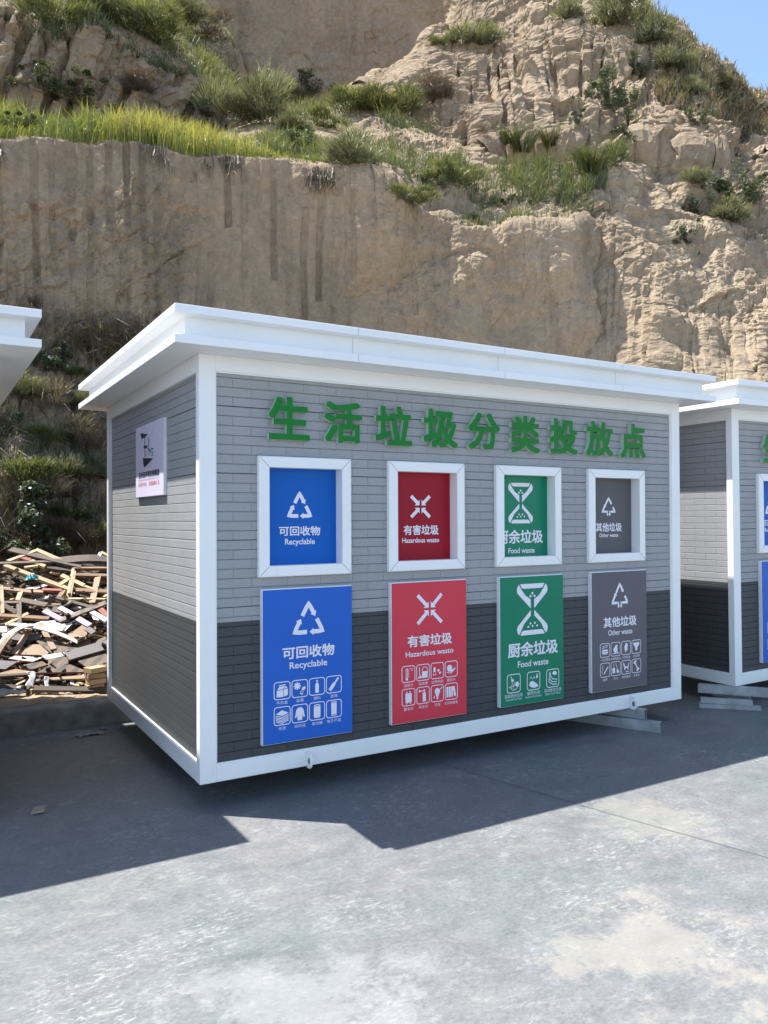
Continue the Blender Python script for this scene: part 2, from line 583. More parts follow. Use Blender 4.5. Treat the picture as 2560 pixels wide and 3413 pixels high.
ys = np.concatenate([[-60, -30, -15], np.linspace(-8, 0.3, 12), np.linspace(0.4, 2.9, 26)])
xs = np.concatenate([[-40, -20], np.linspace(-10, 14, 40), [25]])
tag(link('concrete_yard', grid_mesh('concrete_yard', xs, ys, yard_z), M_CONC), kind='structure')
big = MB()
big.poly([(-400, -400, -0.4), (400, -400, -0.4), (400, 400, -0.4), (-400, 400, -0.4)])
tag(big.build('ground', M_DIRT), kind='structure')
jt = MB()


def strip(pts, w, z=0.004):
    for a, b in zip(pts[:-1], pts[1:]):
        a, b = Vector(a), Vector(b)
        n = Vector((-(b - a).y, (b - a).x)).normalized() * w / 2
        za, zb = [float(yard_z(0, np.float64(p.y))) + z for p in (a, b)]
        jt.poly([(a.x - n.x, a.y - n.y, za), (b.x - n.x, b.y - n.y, zb), (b.x + n.x, b.y + n.y, zb), (a.x + n.x, a.y + n.y, za)])


strip([(1.50, 0.80), (1.655, 0.15), (1.79, -0.42), (1.931, -1.015), (2.05, -1.46), (2.19, -1.95), (2.55, -3.4), (3.4, -7)], 0.0045)
tag(jt.build('expansion_joint', M_JOINT), kind='structure')

# kerb: a rough cast strip with a few block joints
kx = np.arange(-6, 12, 0.06)
prof = [(-0.03, -0.12), (-0.012, 0.02), (0.0, 0.105), (0.018, 0.128), (0.15, 0.135), (0.17, 0.0)]
KV = []
for x in kx:
    j = 0.02 if min(abs(x - k) for k in (-2.9, -0.28, 2.4, 5.1, 7.8)) < 0.035 else 0.0
    for (dy, z) in prof:
        n1 = float(fbm(np.float64(x * 2.2), np.float64(dy * 9), np.float64(z * 9), 4, 5))
        KV.append((x, KERB_Y(x) + dy + n1 * 0.02 + j, z + n1 * 0.018 - j * 0.6))
npf = len(prof)
kq = [(i * npf + k, (i + 1) * npf + k, (i + 1) * npf + k + 1, i * npf + k + 1) for i in range(len(kx) - 1) for k in range(npf - 1)]
tag(link('kerb', np_mesh('kerb', KV, quads=kq), M_KERB), kind='structure')


def dirt_z(X, Y):
    return 0.10 + 0.03 * (Y - 2.8) + 0.045 * fbm(X * 1.6, Y * 1.6, X * 0, 5, 31) + 0.02 * fbm(X * 9, Y * 9, X * 0, 4, 33)


dx = np.arange(-9, 14, 0.05)
dy = np.arange(2.70, 10.5, 0.05)
tag(link('dirt_ground', grid_mesh('dirt_ground', dx, dy, dirt_z), M_DIRT), kind='structure')

# ------------------------------------------------------------------ cliffs
SHEETS = []


def catmull(xs, ys, xq):
    xs, ys = np.asarray(xs, float), np.asarray(ys, float)
    m = np.zeros_like(ys)
    s = np.diff(ys) / np.diff(xs)
    m[0], m[-1] = s[0], s[-1]
    for i in range(1, len(xs) - 1):
        m[i] = 0 if s[i - 1] * s[i] <= 0 else 2 * s[i - 1] * s[i] / (s[i - 1] + s[i])
    i = np.clip(np.searchsorted(xs, xq) - 1, 0, len(xs) - 2)
    h = xs[i + 1] - xs[i]
    t = (xq - xs[i]) / h
    return ((2 * t ** 3 - 3 * t ** 2 + 1) * ys[i] + (t ** 3 - 2 * t ** 2 + t) * h * m[i]
            + (-2 * t ** 3 + 3 * t ** 2) * ys[i + 1] + (t ** 3 - t ** 2) * h * m[i + 1])


def sheet(name, stations, segs, dx, disp, mat_, smooth=4, lip=0.12, seed=0, mossf=None):
    """terrain sheet: every station is a vertical profile (height seen from the yard, distance), joined along the wall"""
    sx = [s[0] for s in stations]
    nn = len(stations[0][1])
    xq = np.arange(sx[0], sx[-1], dx)
    node = np.zeros((nn, len(xq), 3))
    for k in range(nn):
        P = np.array([at_dist(s[0], s[1][k][0], s[1][k][1]) for s in stations])
        rel = P - CAM
        az = np.arctan2(rel[:, 0], rel[:, 1])
        d = np.hypot(rel[:, 0], rel[:, 1])
        A, D, Z = catmull(sx, az, xq), catmull(sx, d, xq), catmull(sx, P[:, 2], xq)
        if 0 < k:
            wob = fbm(xq * 0.012, xq * 0 + k * 3.1, xq * 0, 5, seed + k)
            Z = Z + lip * wob
            D = D + lip * 0.8 * fbm(xq * 0.012 + 9, xq * 0 + k * 3.1, xq * 0, 5, seed + k + 40)
        node[k] = np.stack([CAM[0] + np.sin(A) * D, CAM[1] + np.cos(A) * D, Z], -1)
    rows = [node[0][None]]
    rowseg = [0]
    for k, n in enumerate(segs):
        t = (np.arange(1, n + 1) / n)[:, None, None]
        rows.append(node[k][None] * (1 - t) + node[k + 1][None] * t)
        rowseg += [k] * n
    P = np.concatenate(rows, 0)
    for _ in range(smooth):
        P[1:-1] = 0.25 * P[:-2] + 0.5 * P[1:-1] + 0.25 * P[2:]
    gu = np.gradient(P, axis=1)
    gv = np.gradient(P, axis=0)
    Nn = np.cross(gu, gv)
    Nn /= np.linalg.norm(Nn, axis=-1, keepdims=True) + 1e-9
    flip = np.sign(((CAM - P) * Nn).sum(-1, keepdims=True).mean())
    Nn *= flip
    mid = P[len(P) // 2]
    s = np.concatenate([[0], np.cumsum(np.linalg.norm(np.diff(mid, axis=0), axis=1))])[None].repeat(len(P), 0)
    X = xq[None].repeat(len(P), 0)
    hgt = np.concatenate([np.zeros((1, P.shape[1])), np.cumsum(np.linalg.norm(np.diff(P, axis=0), axis=2), 0)], 0)
    Dv = disp(P, s, hgt, X, np.array(rowseg)[:, None].repeat(P.shape[1], 1))
    P = P + Nn * Dv[..., None]
    moss = mossf(P, X) if mossf else np.zeros(X.shape)
    pale = sstep(820, 1250, X) if name in ('lower_cliff', 'cliff_mound', 'far_hill') else np.zeros(X.shape)
    nr, nc = P.shape[:2]
    i = np.arange(nr * nc).reshape(nr, nc)
    q = np.stack([i[:-1, :-1], i[:-1, 1:], i[1:, 1:], i[1:, :-1]], -1).reshape(-1, 4)
    o = link(name, np_mesh(name, P.reshape(-1, 3), quads=q, attrs={'moss': moss.ravel(), 'pale': pale.ravel()}, smooth=False), mat_)
    tag(o, kind='structure')
    rel = P - CAM
    z = rel @ AX_F
    px = (1280 + F_PX * (rel @ AX_R) / z) / PX
    py = (1706.5 - F_PX * (rel @ AX_U) / z) / PX
    S = dict(P=P, px=px, py=py, z=z, seg=np.array(rowseg), o=o)
    SHEETS.append(S)
    return S


def hit(x, y, rad=6):
    """the terrain point seen at a place of the photograph"""
    best = None
    for S in SHEETS:
        m = np.hypot(S['px'] - x, S['py'] - y)
        m = np.where(S['z'] > 0, m, 1e9)
        k = m < rad
        if k.any():
            zz = np.where(k, S['z'], 1e9)
            j = np.unravel_index(zz.argmin(), zz.shape)
            if best is None or S['z'][j] < best[0]:
                best = (S['z'][j], S['P'][j])
    return Vector(best[1]) if best is not None else None


def teeth(s, h, seed, period=0.23, slant=0.0, amp=0.04):
    """vertical bucket-tooth grooves"""
    w = s + slant * h + 0.11 * fbm(s * 0.9, h * 0.08, s * 0, 2, seed + 9) + 0.05 * fbm(s * 0.7, h * 0.45, s * 0, 3, seed) + 0.012 * fbm(s * 4, h * 2, s * 0, 2, seed + 2)
    p = w / period
    cell = np.floor(p)
    t = p - cell
    dep = -0.25 + 1.55 * _h(cell.astype(np.int64), np.zeros(cell.shape, np.int64), np.floor(h * 0.55 + 5 * _h(cell.astype(np.int64), np.zeros(cell.shape, np.int64), np.zeros(cell.shape, np.int64), seed)).astype(np.int64), seed + 1)
    dep = np.maximum(dep, 0.05)
    groove = np.where(t < 0.42, -(np.sin(np.pi * t / 0.42) ** 0.6), 0.25 * np.sin(np.pi * (t - 0.42) / 0.58))
    return groove * dep * amp


def chunk(s, h, seed, sc, stretch=1.0):
    wu = s / sc + 0.55 * fbm(s / sc * 0.9, h / sc * 0.9, s * 0, 3, seed)
    wv = h / (sc * stretch) + 0.55 * fbm(s / sc * 0.9 + 31, h / sc * 0.9, s * 0, 3, seed + 7)
    v, e = cells(wu, wv, seed)
    return v * sstep(0.0, 0.10, e) - 0.06 * (1 - sstep(0.0, 0.10, e))


def crag(s, h, seed):
    """sharp creases between small swellings"""
    return 1 - 2 * np.abs(fbm(s, h, s * 0, 4, seed, 0.6)) ** 0.8


def strata(s, h, seed, sc, ang=0.6, stretch=2.4):
    """broken plates drawn out along a slanting direction"""
    c_, s_ = math.cos(ang), math.sin(ang)
    return chunk((s * c_ + h * s_) / stretch, -s * s_ + h * c_, seed, sc, 1.0)


def disp_lower(P, s, h, X, seg):
    ramp_r = sstep(1180, 1330, X + 60 * fbm(P[..., 2] * 0.8, X * 0.004, X * 0, 3, 3))
    mid = sstep(640, 860, X) * (1 - ramp_r)
    left = 1 - sstep(520, 760, X)
    top = sstep(4.0, 5.6, P[..., 2] - 0.0 * X) * sstep(620, 860, X)
    patch = sstep(-0.12, 0.28, fbm(s * 0.42, h * 0.5, s * 0, 3, 58))
    rough = np.clip(0.62 * left * sstep(-0.02, 0.3, fbm(s * 0.5, h * 0.6, s * 0, 3, 59)) + 0.10 * mid + ramp_r * (0.25 + 0.65 * patch) + 0.55 * top * (0.4 + 0.6 * patch), 0, 1.0)
    bulge = np.abs(fbm(s * 0.30, h * 0.34, s * 0, 4, 62)) ** 0.75
    bulge2 = np.abs(fbm(s * 0.85, h * 0.8, s * 0, 3, 63)) ** 0.8
    d = 0.16 * fbm(P[..., 0] * 0.45, P[..., 1] * 0.45, P[..., 2] * 0.45, 5, 1)
    lump = fbm(s * 0.55, h * 0.5, s * 0, 4, 77)
    d += (0.05 + 0.10 * mid) * np.abs(lump) ** 0.8 * np.sign(lump)
    d += (0.50 * mid + 0.70 * ramp_r) * bulge + (0.14 * mid + 0.12 * ramp_r) * bulge2
    d += rough * (0.13 * strata(s, h, 5, 0.60, 0.7, 1.7) + 0.055 * strata(s + 3, h + 1, 15, 0.24, 1.0, 1.8) + 0.03 * strata(s, h + 5, 25, 0.10, 0.6, 1.6) + 0.06 * crag(s * 1.5 + h * 0.4, h * 1.1, 31) + 0.06 * crag(s * 3.6 + h, h * 2.6, 33))
    tm = np.clip(0.35 + 1.1 * fbm(s * 0.5, h * 0.4, s * 0, 3, 55), 0, 1)
    d += (1 - 0.8 * np.clip(mid + top, 0, 1)) * (0.35 + 0.75 * tm) * (1 - 0.35 * ramp_r) * teeth(s, h, 8, 0.24, 0.0, 0.075) * (seg <= 1)
    d += 0.03 * fbm(s * 3, h * 3, s * 0, 4, 91) + (0.014 + 0.022 * rough) * fbm(s * 10, h * 8, s * 0, 4, 93, 0.7)
    lo = (1 - sstep(0.2, 2.6, P[..., 2])) * (X < 420)
    d += lo * (0.16 * fbm(P[..., 0] * 1.1, P[..., 1] * 1.1, P[..., 2] * 1.3, 5, 12) + 0.12 * chunk(s, h, 45, 0.4, 0.8) + 0.07 * chunk(s, h, 46, 0.16, 0.8))
    return d


def moss_lower(P, X):
    m = (1 - sstep(3.2, 6.2, P[..., 2])) * (1 - sstep(300, 760, X)) * 0.85 * sstep(2.4, 3.6, P[..., 2])
    m += 0.35 * (1 - sstep(700, 1200, X)) * np.clip(fbm(P[..., 0] * 0.6, P[..., 1] * 0.6, P[..., 2] * 0.4, 3, 71) * 1.4, 0, 1)
    return np.clip(m, 0, 1)


# nodes: foot, top of the talus, lip of the wall, end of the worn lip, back of the ledge
LOW = [
    (-900, [(1330, 9.6), (765, 11.3), (262, 11.85), (254, 12.6), (244, 16.5)]),
    (-350, [(1290, 9.6), (765, 11.3), (275, 11.8), (266, 12.5), (255, 16.2)]),
    (0, [(1262, 9.7), (772, 11.4), (290, 11.75), (280, 12.5), (268, 16)]),
    (200, [(1258, 10.0), (776, 11.4), (297, 11.75), (287, 12.5), (278, 16)]),
    (420, [(1250, 10.2), (800, 11.5), (332, 11.8), (320, 12.6), (300, 16)]),
    (560, [(1250, 10.6), (810, 11.6), (346, 12.0), (330, 13.0), (262, 17)]),
    (640, [(1250, 10.8), (815, 11.7), (346, 12.25), (335, 13.3), (238, 18.5)]),
    (760, [(1250, 11.2), (825, 12.0), (392, 12.30), (368, 13.6), (228, 19)]),
    (900, [(1250, 11.7), (835, 12.4), (440, 12.70), (392, 14.2), (262, 18)]),
    (1050, [(1250, 12.2), (845, 12.8), (492, 13.02), (412, 15.0), (360, 16.4)]),
    (1200, [(1250, 12.6), (850, 13.2), (500, 13.50), (420, 15.3), (378, 16.6)]),
    (1300, [(1250, 12.6), (850, 13.3), (470, 14.7), (412, 15.5), (375, 16.6)]),
    (1400, [(1250, 12.7), (850, 13.4), (520, 15.2), (436, 15.9), (388, 16.8)]),
    (1500, [(1250, 13.2), (860, 13.9), (560, 15.9), (450, 16.7), (385, 17.6)]),
    (1660, [(1250, 13.8), (870, 14.6), (560, 17.0), (450, 17.9), (385, 18.6)]),
    (1950, [(1250, 15.6), (890, 16.3), (600, 18.0), (500, 19.2), (440, 20.4)]),
]
S_LOW = sheet('lower_cliff', LOW, [40, 230, 34, 60], 2.4, disp_lower, M_LOESS, smooth=5, seed=2, mossf=moss_lower)


def disp_mound(P, s, h, X, seg):
    d = 0.25 * fbm(P[..., 0] * 0.4, P[..., 1] * 0.4, P[..., 2] * 0.4, 5, 21)
    smoothpatch = sstep(0.05, 0.35, fbm(s * 0.25, h * 0.3, s * 0, 3, 66))
    rough = 1.0 - 0.7 * smoothpatch
    d += 0.8 * np.abs(fbm(s * 0.22, h * 0.26, s * 0, 4, 64)) ** 0.8
    d += rough * (0.13 * strata(s, h, 105, 0.7, 0.9, 1.9) + 0.055 * strata(s + 2, h, 115, 0.26, 1.0, 2.0) + 0.03 * strata(s, h + 3, 125, 0.12, 0.8, 1.8) + 0.08 * crag(s * 1.3 + h * 0.5, h * 0.9, 131) + 0.06 * crag(s * 3.2 + h * 1.2, h * 2.2, 133))
    tm = sstep(980, 1060, X) * (1 - sstep(1330, 1420, X)) * sstep(1.0, 2.0, h) * (1 - sstep(4.3, 5.6, h))
    d += tm * teeth(s, h, 18, 0.27, 0.10, 0.17)
    d += 0.05 * fbm(s * 2.5, h * 2.5, s * 0, 4, 191) + 0.04 * fbm(s * 9 + h * 3, h * 6, s * 0, 4, 193, 0.7)
    return d


MOUND = [
    (735, [(345, 17.2), (300, 18.0), (262, 18.6), (240, 19.0), (300, 20.5)]),
    (800, [(350, 16.8), (310, 17.6), (250, 18.8), (226, 19.2), (290, 21)]),
    (870, [(405, 16.2), (320, 17.0), (215, 18.8), (165, 19.6), (240, 21.5)]),
    (930, [(425, 17.4), (330, 16.8), (190, 18.9), (100, 20.3), (180, 22.5)]),
    (985, [(440, 17.2), (335, 16.8), (160, 19.2), (40, 21.0), (120, 23)]),
    (1060, [(445, 17.2), (335, 16.8), (120, 19.6), (-70, 22.0), (0, 24)]),
    (1200, [(450, 17.4), (340, 16.9), (110, 19.6), (-110, 22.4), (-40, 25)]),
    (1300, [(448, 17.5), (340, 17.0), (120, 19.5), (-55, 21.8), (20, 25)]),
    (1370, [(455, 17.6), (345, 17.0), (165, 19.2), (48, 21.2), (80, 25)]),
    (1430, [(465, 17.7), (350, 17.0), (190, 18.8), (98, 20.4), (140, 24)]),
    (1490, [(480, 18.2), (360, 17.2), (220, 18.8), (142, 20.0), (180, 24)]),
    (1560, [(490, 18.9), (380, 18.2), (278, 20.5), (200, 22.5), (240, 27)]),
    (1620, [(495, 19.4), (385, 19.0), (300, 22.0), (222, 25.0), (270, 30)]),
    (1720, [(500, 20.4), (400, 20.5), (330, 24.0), (262, 28.0), (300, 34)]),
    (2000, [(540, 23.1), (450, 23.5), (400, 28.0), (340, 33.0), (380, 40)]),
]
S_MOUND = sheet('cliff_mound', MOUND, [36, 130, 80, 14], 2.2, disp_mound, M_LOESS, smooth=4, lip=0.3, seed=12)


def disp_block(P, s, h, X, seg):
    d = 0.22 * fbm(P[..., 0] * 0.5, P[..., 1] * 0.5, P[..., 2] * 0.5, 5, 41)
    d += (seg == 0) * (teeth(s, h, 28, 0.50, -0.40, 0.22) + 0.14 * chunk(s, h, 135, 0.7, 1.2) + 0.06 * chunk(s, h, 145, 0.25, 1.0))
    d += 0.06 * fbm(s * 2.2, h * 2.2, s * 0, 4, 291)
    return d


def moss_block(P, X):
    return np.clip(0.9 * sstep(-0.3, 0.3, fbm(P[..., 0] * 0.7, P[..., 1] * 0.5, P[..., 2] * 0.3, 3, 72)) * (1 - sstep(9.0, 12.0, P[..., 2])), 0, 1)


BLOCK = [
    (-900, [(280, 15.6), (-90, 15.9), (-320, 22), (-330, 30)]),
    (-300, [(280, 15.6), (-50, 15.9), (-300, 22), (-310, 30)]),
    (0, [(285, 15.6), (14, 15.9), (-250, 22), (-260, 30)]),
    (60, [(286, 15.6), (38, 15.9), (-230, 22), (-240, 30)]),
    (140, [(288, 15.6), (84, 15.9), (-190, 22), (-200, 30)]),
    (200, [(290, 15.6), (68, 15.9), (-150, 22), (-160, 30)]),
    (270, [(292, 15.6), (92, 16.0), (-100, 22), (-110, 30)]),
    (340, [(294, 15.7), (135, 16.1), (-40, 21.5), (-50, 30)]),
    (410, [(296, 15.8), (165, 16.25), (28, 21.0), (30, 30)]),
    (455, [(297, 15.9), (225, 16.5), (55, 20.6), (60, 30)]),
    (500, [(298, 16.3), (250, 17.6), (78, 20.2), (85, 30)]),
    (540, [(300, 17.0), (285, 18.2), (200, 20.2), (210, 28)]),
    (580, [(300, 18.5), (295, 19.0), (280, 20.2), (290, 26)]),
]
S_BLOCK = sheet('upper_cliff_block', BLOCK, [120, 90, 10], 3.0, disp_block, M_LOESS, smooth=3, lip=0.25, seed=22, mossf=moss_block)


def disp_back(P, s, h, X, seg):
    d = 0.3 * fbm(P[..., 0] * 0.3, P[..., 1] * 0.3, P[..., 2] * 0.2, 5, 61)
    d += 0.10 * chunk(s, h, 155, 1.6, 2.2) + 0.04 * chunk(s, h, 165, 0.5, 1.3)
    d += 0.35 * teeth(s, h, 38, 1.1, 0.05, 0.16) + 0.05 * fbm(s * 2, h * 2, s * 0, 4, 391)
    return d


BACK = [
    (200, [(330, 25), (-120, 25.3), (-420, 25.6), (-430, 40)]),
    (450, [(330, 24.5), (-120, 24.8), (-420, 25.1), (-430, 40)]),
    (700, [(330, 24), (-120, 24.3), (-420, 24.7), (-430, 40)]),
    (950, [(330, 23.5), (-120, 23.8), (-420, 24.1), (-430, 40)]),
    (1150, [(330, 24), (-120, 24.3), (-300, 24.7), (-310, 40)]),
]
S_BACK = sheet('back_cliff', BACK, [150, 60, 6], 3.6, disp_back, M_LOESS, smooth=2, lip=0.4, seed=32)


far = sheet('far_hill', [(1450, [(420, 40), (262, 55), (300, 75)]), (1600, [(420, 40), (245, 55), (300, 75)]), (1700, [(420, 40), (240, 55), (300, 75)]), (2100, [(420, 42), (235, 56), (300, 75)])],
            [20, 8], 8, lambda P, s, h, X, g: 0.6 * fbm(P[..., 0] * 0.3, P[..., 1] * 0.3, P[..., 2] * 0.3, 4, 5), M_LOESS, seed=3, lip=0.5)
# ------------------------------------------------------------------ steel booths
W, D, H = 4.07, 2.557, 2.45
Z0 = 0.162
HZ = lambda z: z - Z0        # measured heights above the yard -> booth heights


def siding(mb, u0, u1, z0, z1, holes, put, split=None):
    """lapped brick-course cladding; put(u, depth, z) places a point, depth goes into the wall"""
    k0 = int(math.floor((z0 - COURSE_Z0) / COURSE))
    k1 = int(math.ceil((z1 - COURSE_Z0) / COURSE))
    for k in range(k0, k1):
        b, t = COURSE_Z0 + k * COURSE, COURSE_Z0 + (k + 1) * COURSE
        seam = k % 7 == 2
        g = 0.0035
        gd = 0.009 if seam else 0.0045
        prof = ([(b, 0.006), (b + 0.0028, 0.006)] if seam else [(b, 0.0024)]) + [(b + (0.0033 if seam else 0.0008), 0.0), (t - 0.006, 0.0), (t, 0.0024)]
        for (za, da), (zb, db) in zip(prof[:-1], prof[1:]):
            za, zb = max(za, z0), min(zb, z1)
            if zb - za < 1e-5:
                continue
            cuts = {u0, u1}
            for (a, c, e, f) in holes:
                if za < f and zb > e:
                    cuts |= {a, c}
            cs = sorted(cuts)
            zs = sorted({za, zb} | {q for (a, c, e, f) in holes for q in (e, f) if za < q < zb})
            for zl, zh in zip(zs[:-1], zs[1:]):
                zm = (zl + zh) / 2
                lerp = lambda z: da + (db - da) * (z - za) / (zb - za)
                for ua, ub in zip(cs[:-1], cs[1:]):
                    um = (ua + ub) / 2
                    if any(a < um < c and e < zm < f for (a, c, e, f) in holes):
                        continue
                    mi = 1 if (seam and za < b + 0.003) else 0
                    mb.poly([put(ua, lerp(zl), zl), put(ub, lerp(zl), zl), put(ub, lerp(zh), zh), put(ua, lerp(zh), zh)], mi)


# ---- flat printing
class Ink:
    """flat shapes printed on a board (x to the right, z up), built just proud of it"""

    def __init__(self, y):
        self.mb = MB()
        self.y = y
        self.k = 0

    def poly(self, pts, mi=0):
        a = sum(p[0] * q[1] - q[0] * p[1] for p, q in zip(pts, pts[1:] + pts[:1]))
        if a < 0:
            pts = pts[::-1]
        self.k += 1
        y = self.y - 0.00004 * (self.k % 12)
        self.mb.poly([(p[0], y, p[1]) for p in pts], mi)

    def circle(self, cx, cz, r, n=14, mi=0, sx=1.0):
        self.poly([(cx + r * sx * math.cos(2 * PI * i / n), cz + r * math.sin(2 * PI * i / n)) for i in range(n)], mi)

    def stroke(self, pts, w, closed=False, mi=0):
        n = len(pts)
        L, R_ = [], []
        for i in range(n):
            p = Vector(pts[i])
            a = Vector(pts[(i - 1) % n]) if (closed or i > 0) else None
            b = Vector(pts[(i + 1) % n]) if (closed or i < n - 1) else None
            d1 = (p - a).normalized() if a is not None else None
            d2 = (b - p).normalized() if b is not None else None
            d = (d1 + d2) if (d1 is not None and d2 is not None) else (d1 if d1 is not None else d2)
            if d.length < 1e-6:
                d = d1
            d.normalize()
            nn = Vector((-d.y, d.x))
            k = 1.0
            if d1 is not None and d2 is not None:
                k = 1 / max(0.45, nn.dot(Vector((-d1.y, d1.x))))
            L.append(p + nn * w / 2 * k)
            R_.append(p - nn * w / 2 * k)
        rng = range(n if closed else n - 1)
        for i in rng:
            j = (i + 1) % n
            self.mb.poly([(q[0], self.y, q[1]) for q in (R_[i], R_[j], L[j], L[i])], mi)

    def rrect(self, x0, z0, x1, z1, r, w):
        pts = []
        for cx, cz, a0 in ((x1 - r, z1 - r, 0), (x0 + r, z1 - r, 90), (x0 + r, z0 + r, 180), (x1 - r, z0 + r, 270)):
            for i in range(4):
                a = math.radians(a0 + 30 * i)
                pts.append((cx + r * math.cos(a), cz + r * math.sin(a)))
        self.stroke(pts, w, True)

    def text(self, s, x0, x1, z0, z1, bold=0.012, mi=0):
        V, F = text_data(s, bold)
        xs_, zs_ = [v[0] for v in V], [v[1] for v in V]
        ax, bx, az, bz = min(xs_), max(xs_), min(zs_), max(zs_)
        kx, kz = (x1 - x0) / (bx - ax), (z1 - z0) / (bz - az)
        self.mb.raw([(x0 + (v[0] - ax) * kx, self.y - v[2] * 0.12, z0 + (v[1] - az) * kz) for v in V], F, mi)


PI = math.pi
_T = {}


def text_data(s, bold=0.0, depth=0.0):
    """glyph outlines as faces; heavier weights are built from slightly shifted layers"""
    key = (s, bold, depth)
    if key not in _T:
        cu = bpy.data.curves.new('t', 'FONT')
        cu.body = s
        cu.size = 1
        cu.extrude = depth
        cu.resolution_u = 3
        o = bpy.data.objects.new('t', cu)
        COL.objects.link(o)
        dg = bpy.context.evaluated_depsgraph_get()
        me = bpy.data.meshes.new_from_object(o.evaluated_get(dg))
        V0 = [v.co[:] for v in me.vertices]
        F0 = [tuple(p.vertices) for p in me.polygons]
        bpy.data.objects.remove(o)
        bpy.data.curves.remove(cu)
        bpy.data.meshes.remove(me)
        V, F = [], []
        sh = [(0, 0)] if bold <= 0 else [(bold * a_, bold * b_) for a_ in (-1, 0, 1) for b_ in (-1, 0, 1) if a_ or b_] + [(0, 0)]
        for n, (dx_, dz_) in enumerate(sh):
            dx_, dz_ = dx_ * (1 - 0.013 * n) + 0.0003 * n, dz_ * (1 - 0.017 * ((n * 5) % 9)) + 0.0002 * n
            b_ = len(V)
            V += [(x + dx_, z + dz_, y + n * 0.0007) for (x, z, y) in V0]
            F += [tuple(i + b_ for i in f) for f in F0]
        _T[key] = (V, F)
    return _T[key]


def recycle(k, cx, cz, w, h, t, tree=False):
    """three bent chasing arrows"""
    A = (cx, cz + h / 2)
    B = (cx + w / 2, cz - h / 2)
    C = (cx - w / 2, cz - h / 2)
    tri = [Vector(A), Vector(B), Vector(C)]
    for i in range(3):
        p, q, r = tri[(i - 1) % 3], tri[i], tri[(i + 1) % 3]
        if tree and i == 1:
            bm_ = Vector((cx + t * 0.55, cz - h / 2 + t * 0.4))
            k.stroke([p.lerp(q, 0.62), p.lerp(q, 0.86), q.lerp(r, 0.06) + Vector((0, t * 0.4)), q.lerp(r, 0.36) + Vector((0, t * 0.4))], t)
            continue
        if tree and i == 2:
            k.stroke([q.lerp(p, 0.36) + Vector((0, t * 0.4)), q.lerp(p, 0.06) + Vector((0, t * 0.4)), q.lerp(r, 0.14), q.lerp(r, 0.44)], t)
            e = q.lerp(r, 0.44)
            d = (r - q).normalized()
            n = Vector((-d.y, d.x))
            k.poly([tuple(e + n * t), tuple(e - n * t), tuple(e + d * t * 1.3)])
            continue
        a0 = q.lerp(p, 0.44)
        a1 = q.lerp(p, 0.13)
        m1 = q.lerp(p, 0.04) * 0.5 + q.lerp(r, 0.04) * 0.5
        a2 = q.lerp(r, 0.13)
        a3 = q.lerp(r, 0.33)
        k.stroke([tuple(a0), tuple(a1), tuple(m1), tuple(a2), tuple(a3)], t)
        d = (r - q).normalized()
        n = Vector((-d.y, d.x))
        k.poly([tuple(a3 + n * t * 0.85), tuple(a3 - n * t * 0.85), tuple(a3 + d * t * 1.05)])
    if tree:
        zb = cz - h / 2
        for sgn in (-1, 1):
            x = cx + sgn * t * 0.72
            k.stroke([(x, zb + t * 0.8), (x, zb - t * 0.7)], t * 0.62)
            k.poly([(x - t * 0.75, zb - t * 0.6), (x + t * 0.75, zb - t * 0.6), (x, zb - t * 1.7)])


def hazard(k, cx, cz, w, h, t):
    for sx in (-1, 1):
        for sz in (-1, 1):
            d = Vector((sx * w, sz * h)).normalized()
            far_ = Vector((cx + sx * w / 2, cz + sz * h / 2))
            near = Vector((cx + sx * t * 1.1, cz + sz * t * 1.1))
            k.stroke([tuple(far_), tuple(near)], t)
            k.poly([(cx + sx * t * 0.35, cz + sz * t * 0.35), (cx + sx * t * 0.35, cz + sz * t * 2.0), (cx + sx * t * 2.0, cz + sz * t * 0.35)])


def hourglass(k, cx, cz, w, h):
    hw, hh = w / 2, h / 2
    for s in (1, -1):
        P = lambda x, z: (cx + x * hw, cz + s * z * hh)
        k.poly([P(-0.78, 1.0), P(0.78, 1.0), P(0.70, 0.86), P(0.58, 0.815), P(-0.58, 0.815), P(-0.70, 0.86)])
        for q in (1, -1):
            Q = lambda x, z: (cx + q * x * hw, cz + s * z * hh)
            k.poly([Q(0.86, 0.98), Q(0.97, 0.88), Q(1.0, 0.76), Q(0.96, 0.64), Q(0.11, 0.03), Q(0.11, 0.38 if s > 0 else 0.25), Q(0.47 if s > 0 else 0.55, 0.56), Q(0.72, 0.80)])
    k.circle(cx, cz + 0.62 * hh, 0.026 * h)
    k.circle(cx - 0.13 * hw, cz + 0.51 * hh, 0.026 * h)
    k.circle(cx + 0.13 * hw, cz + 0.51 * hh, 0.026 * h)
    for (x, z) in ((-0.28, -0.68), (0.0, -0.66), (0.3, -0.66), (-0.13, -0.56), (0.15, -0.55)):
        k.circle(cx + x * hw, cz + z * hh, 0.022 * h)


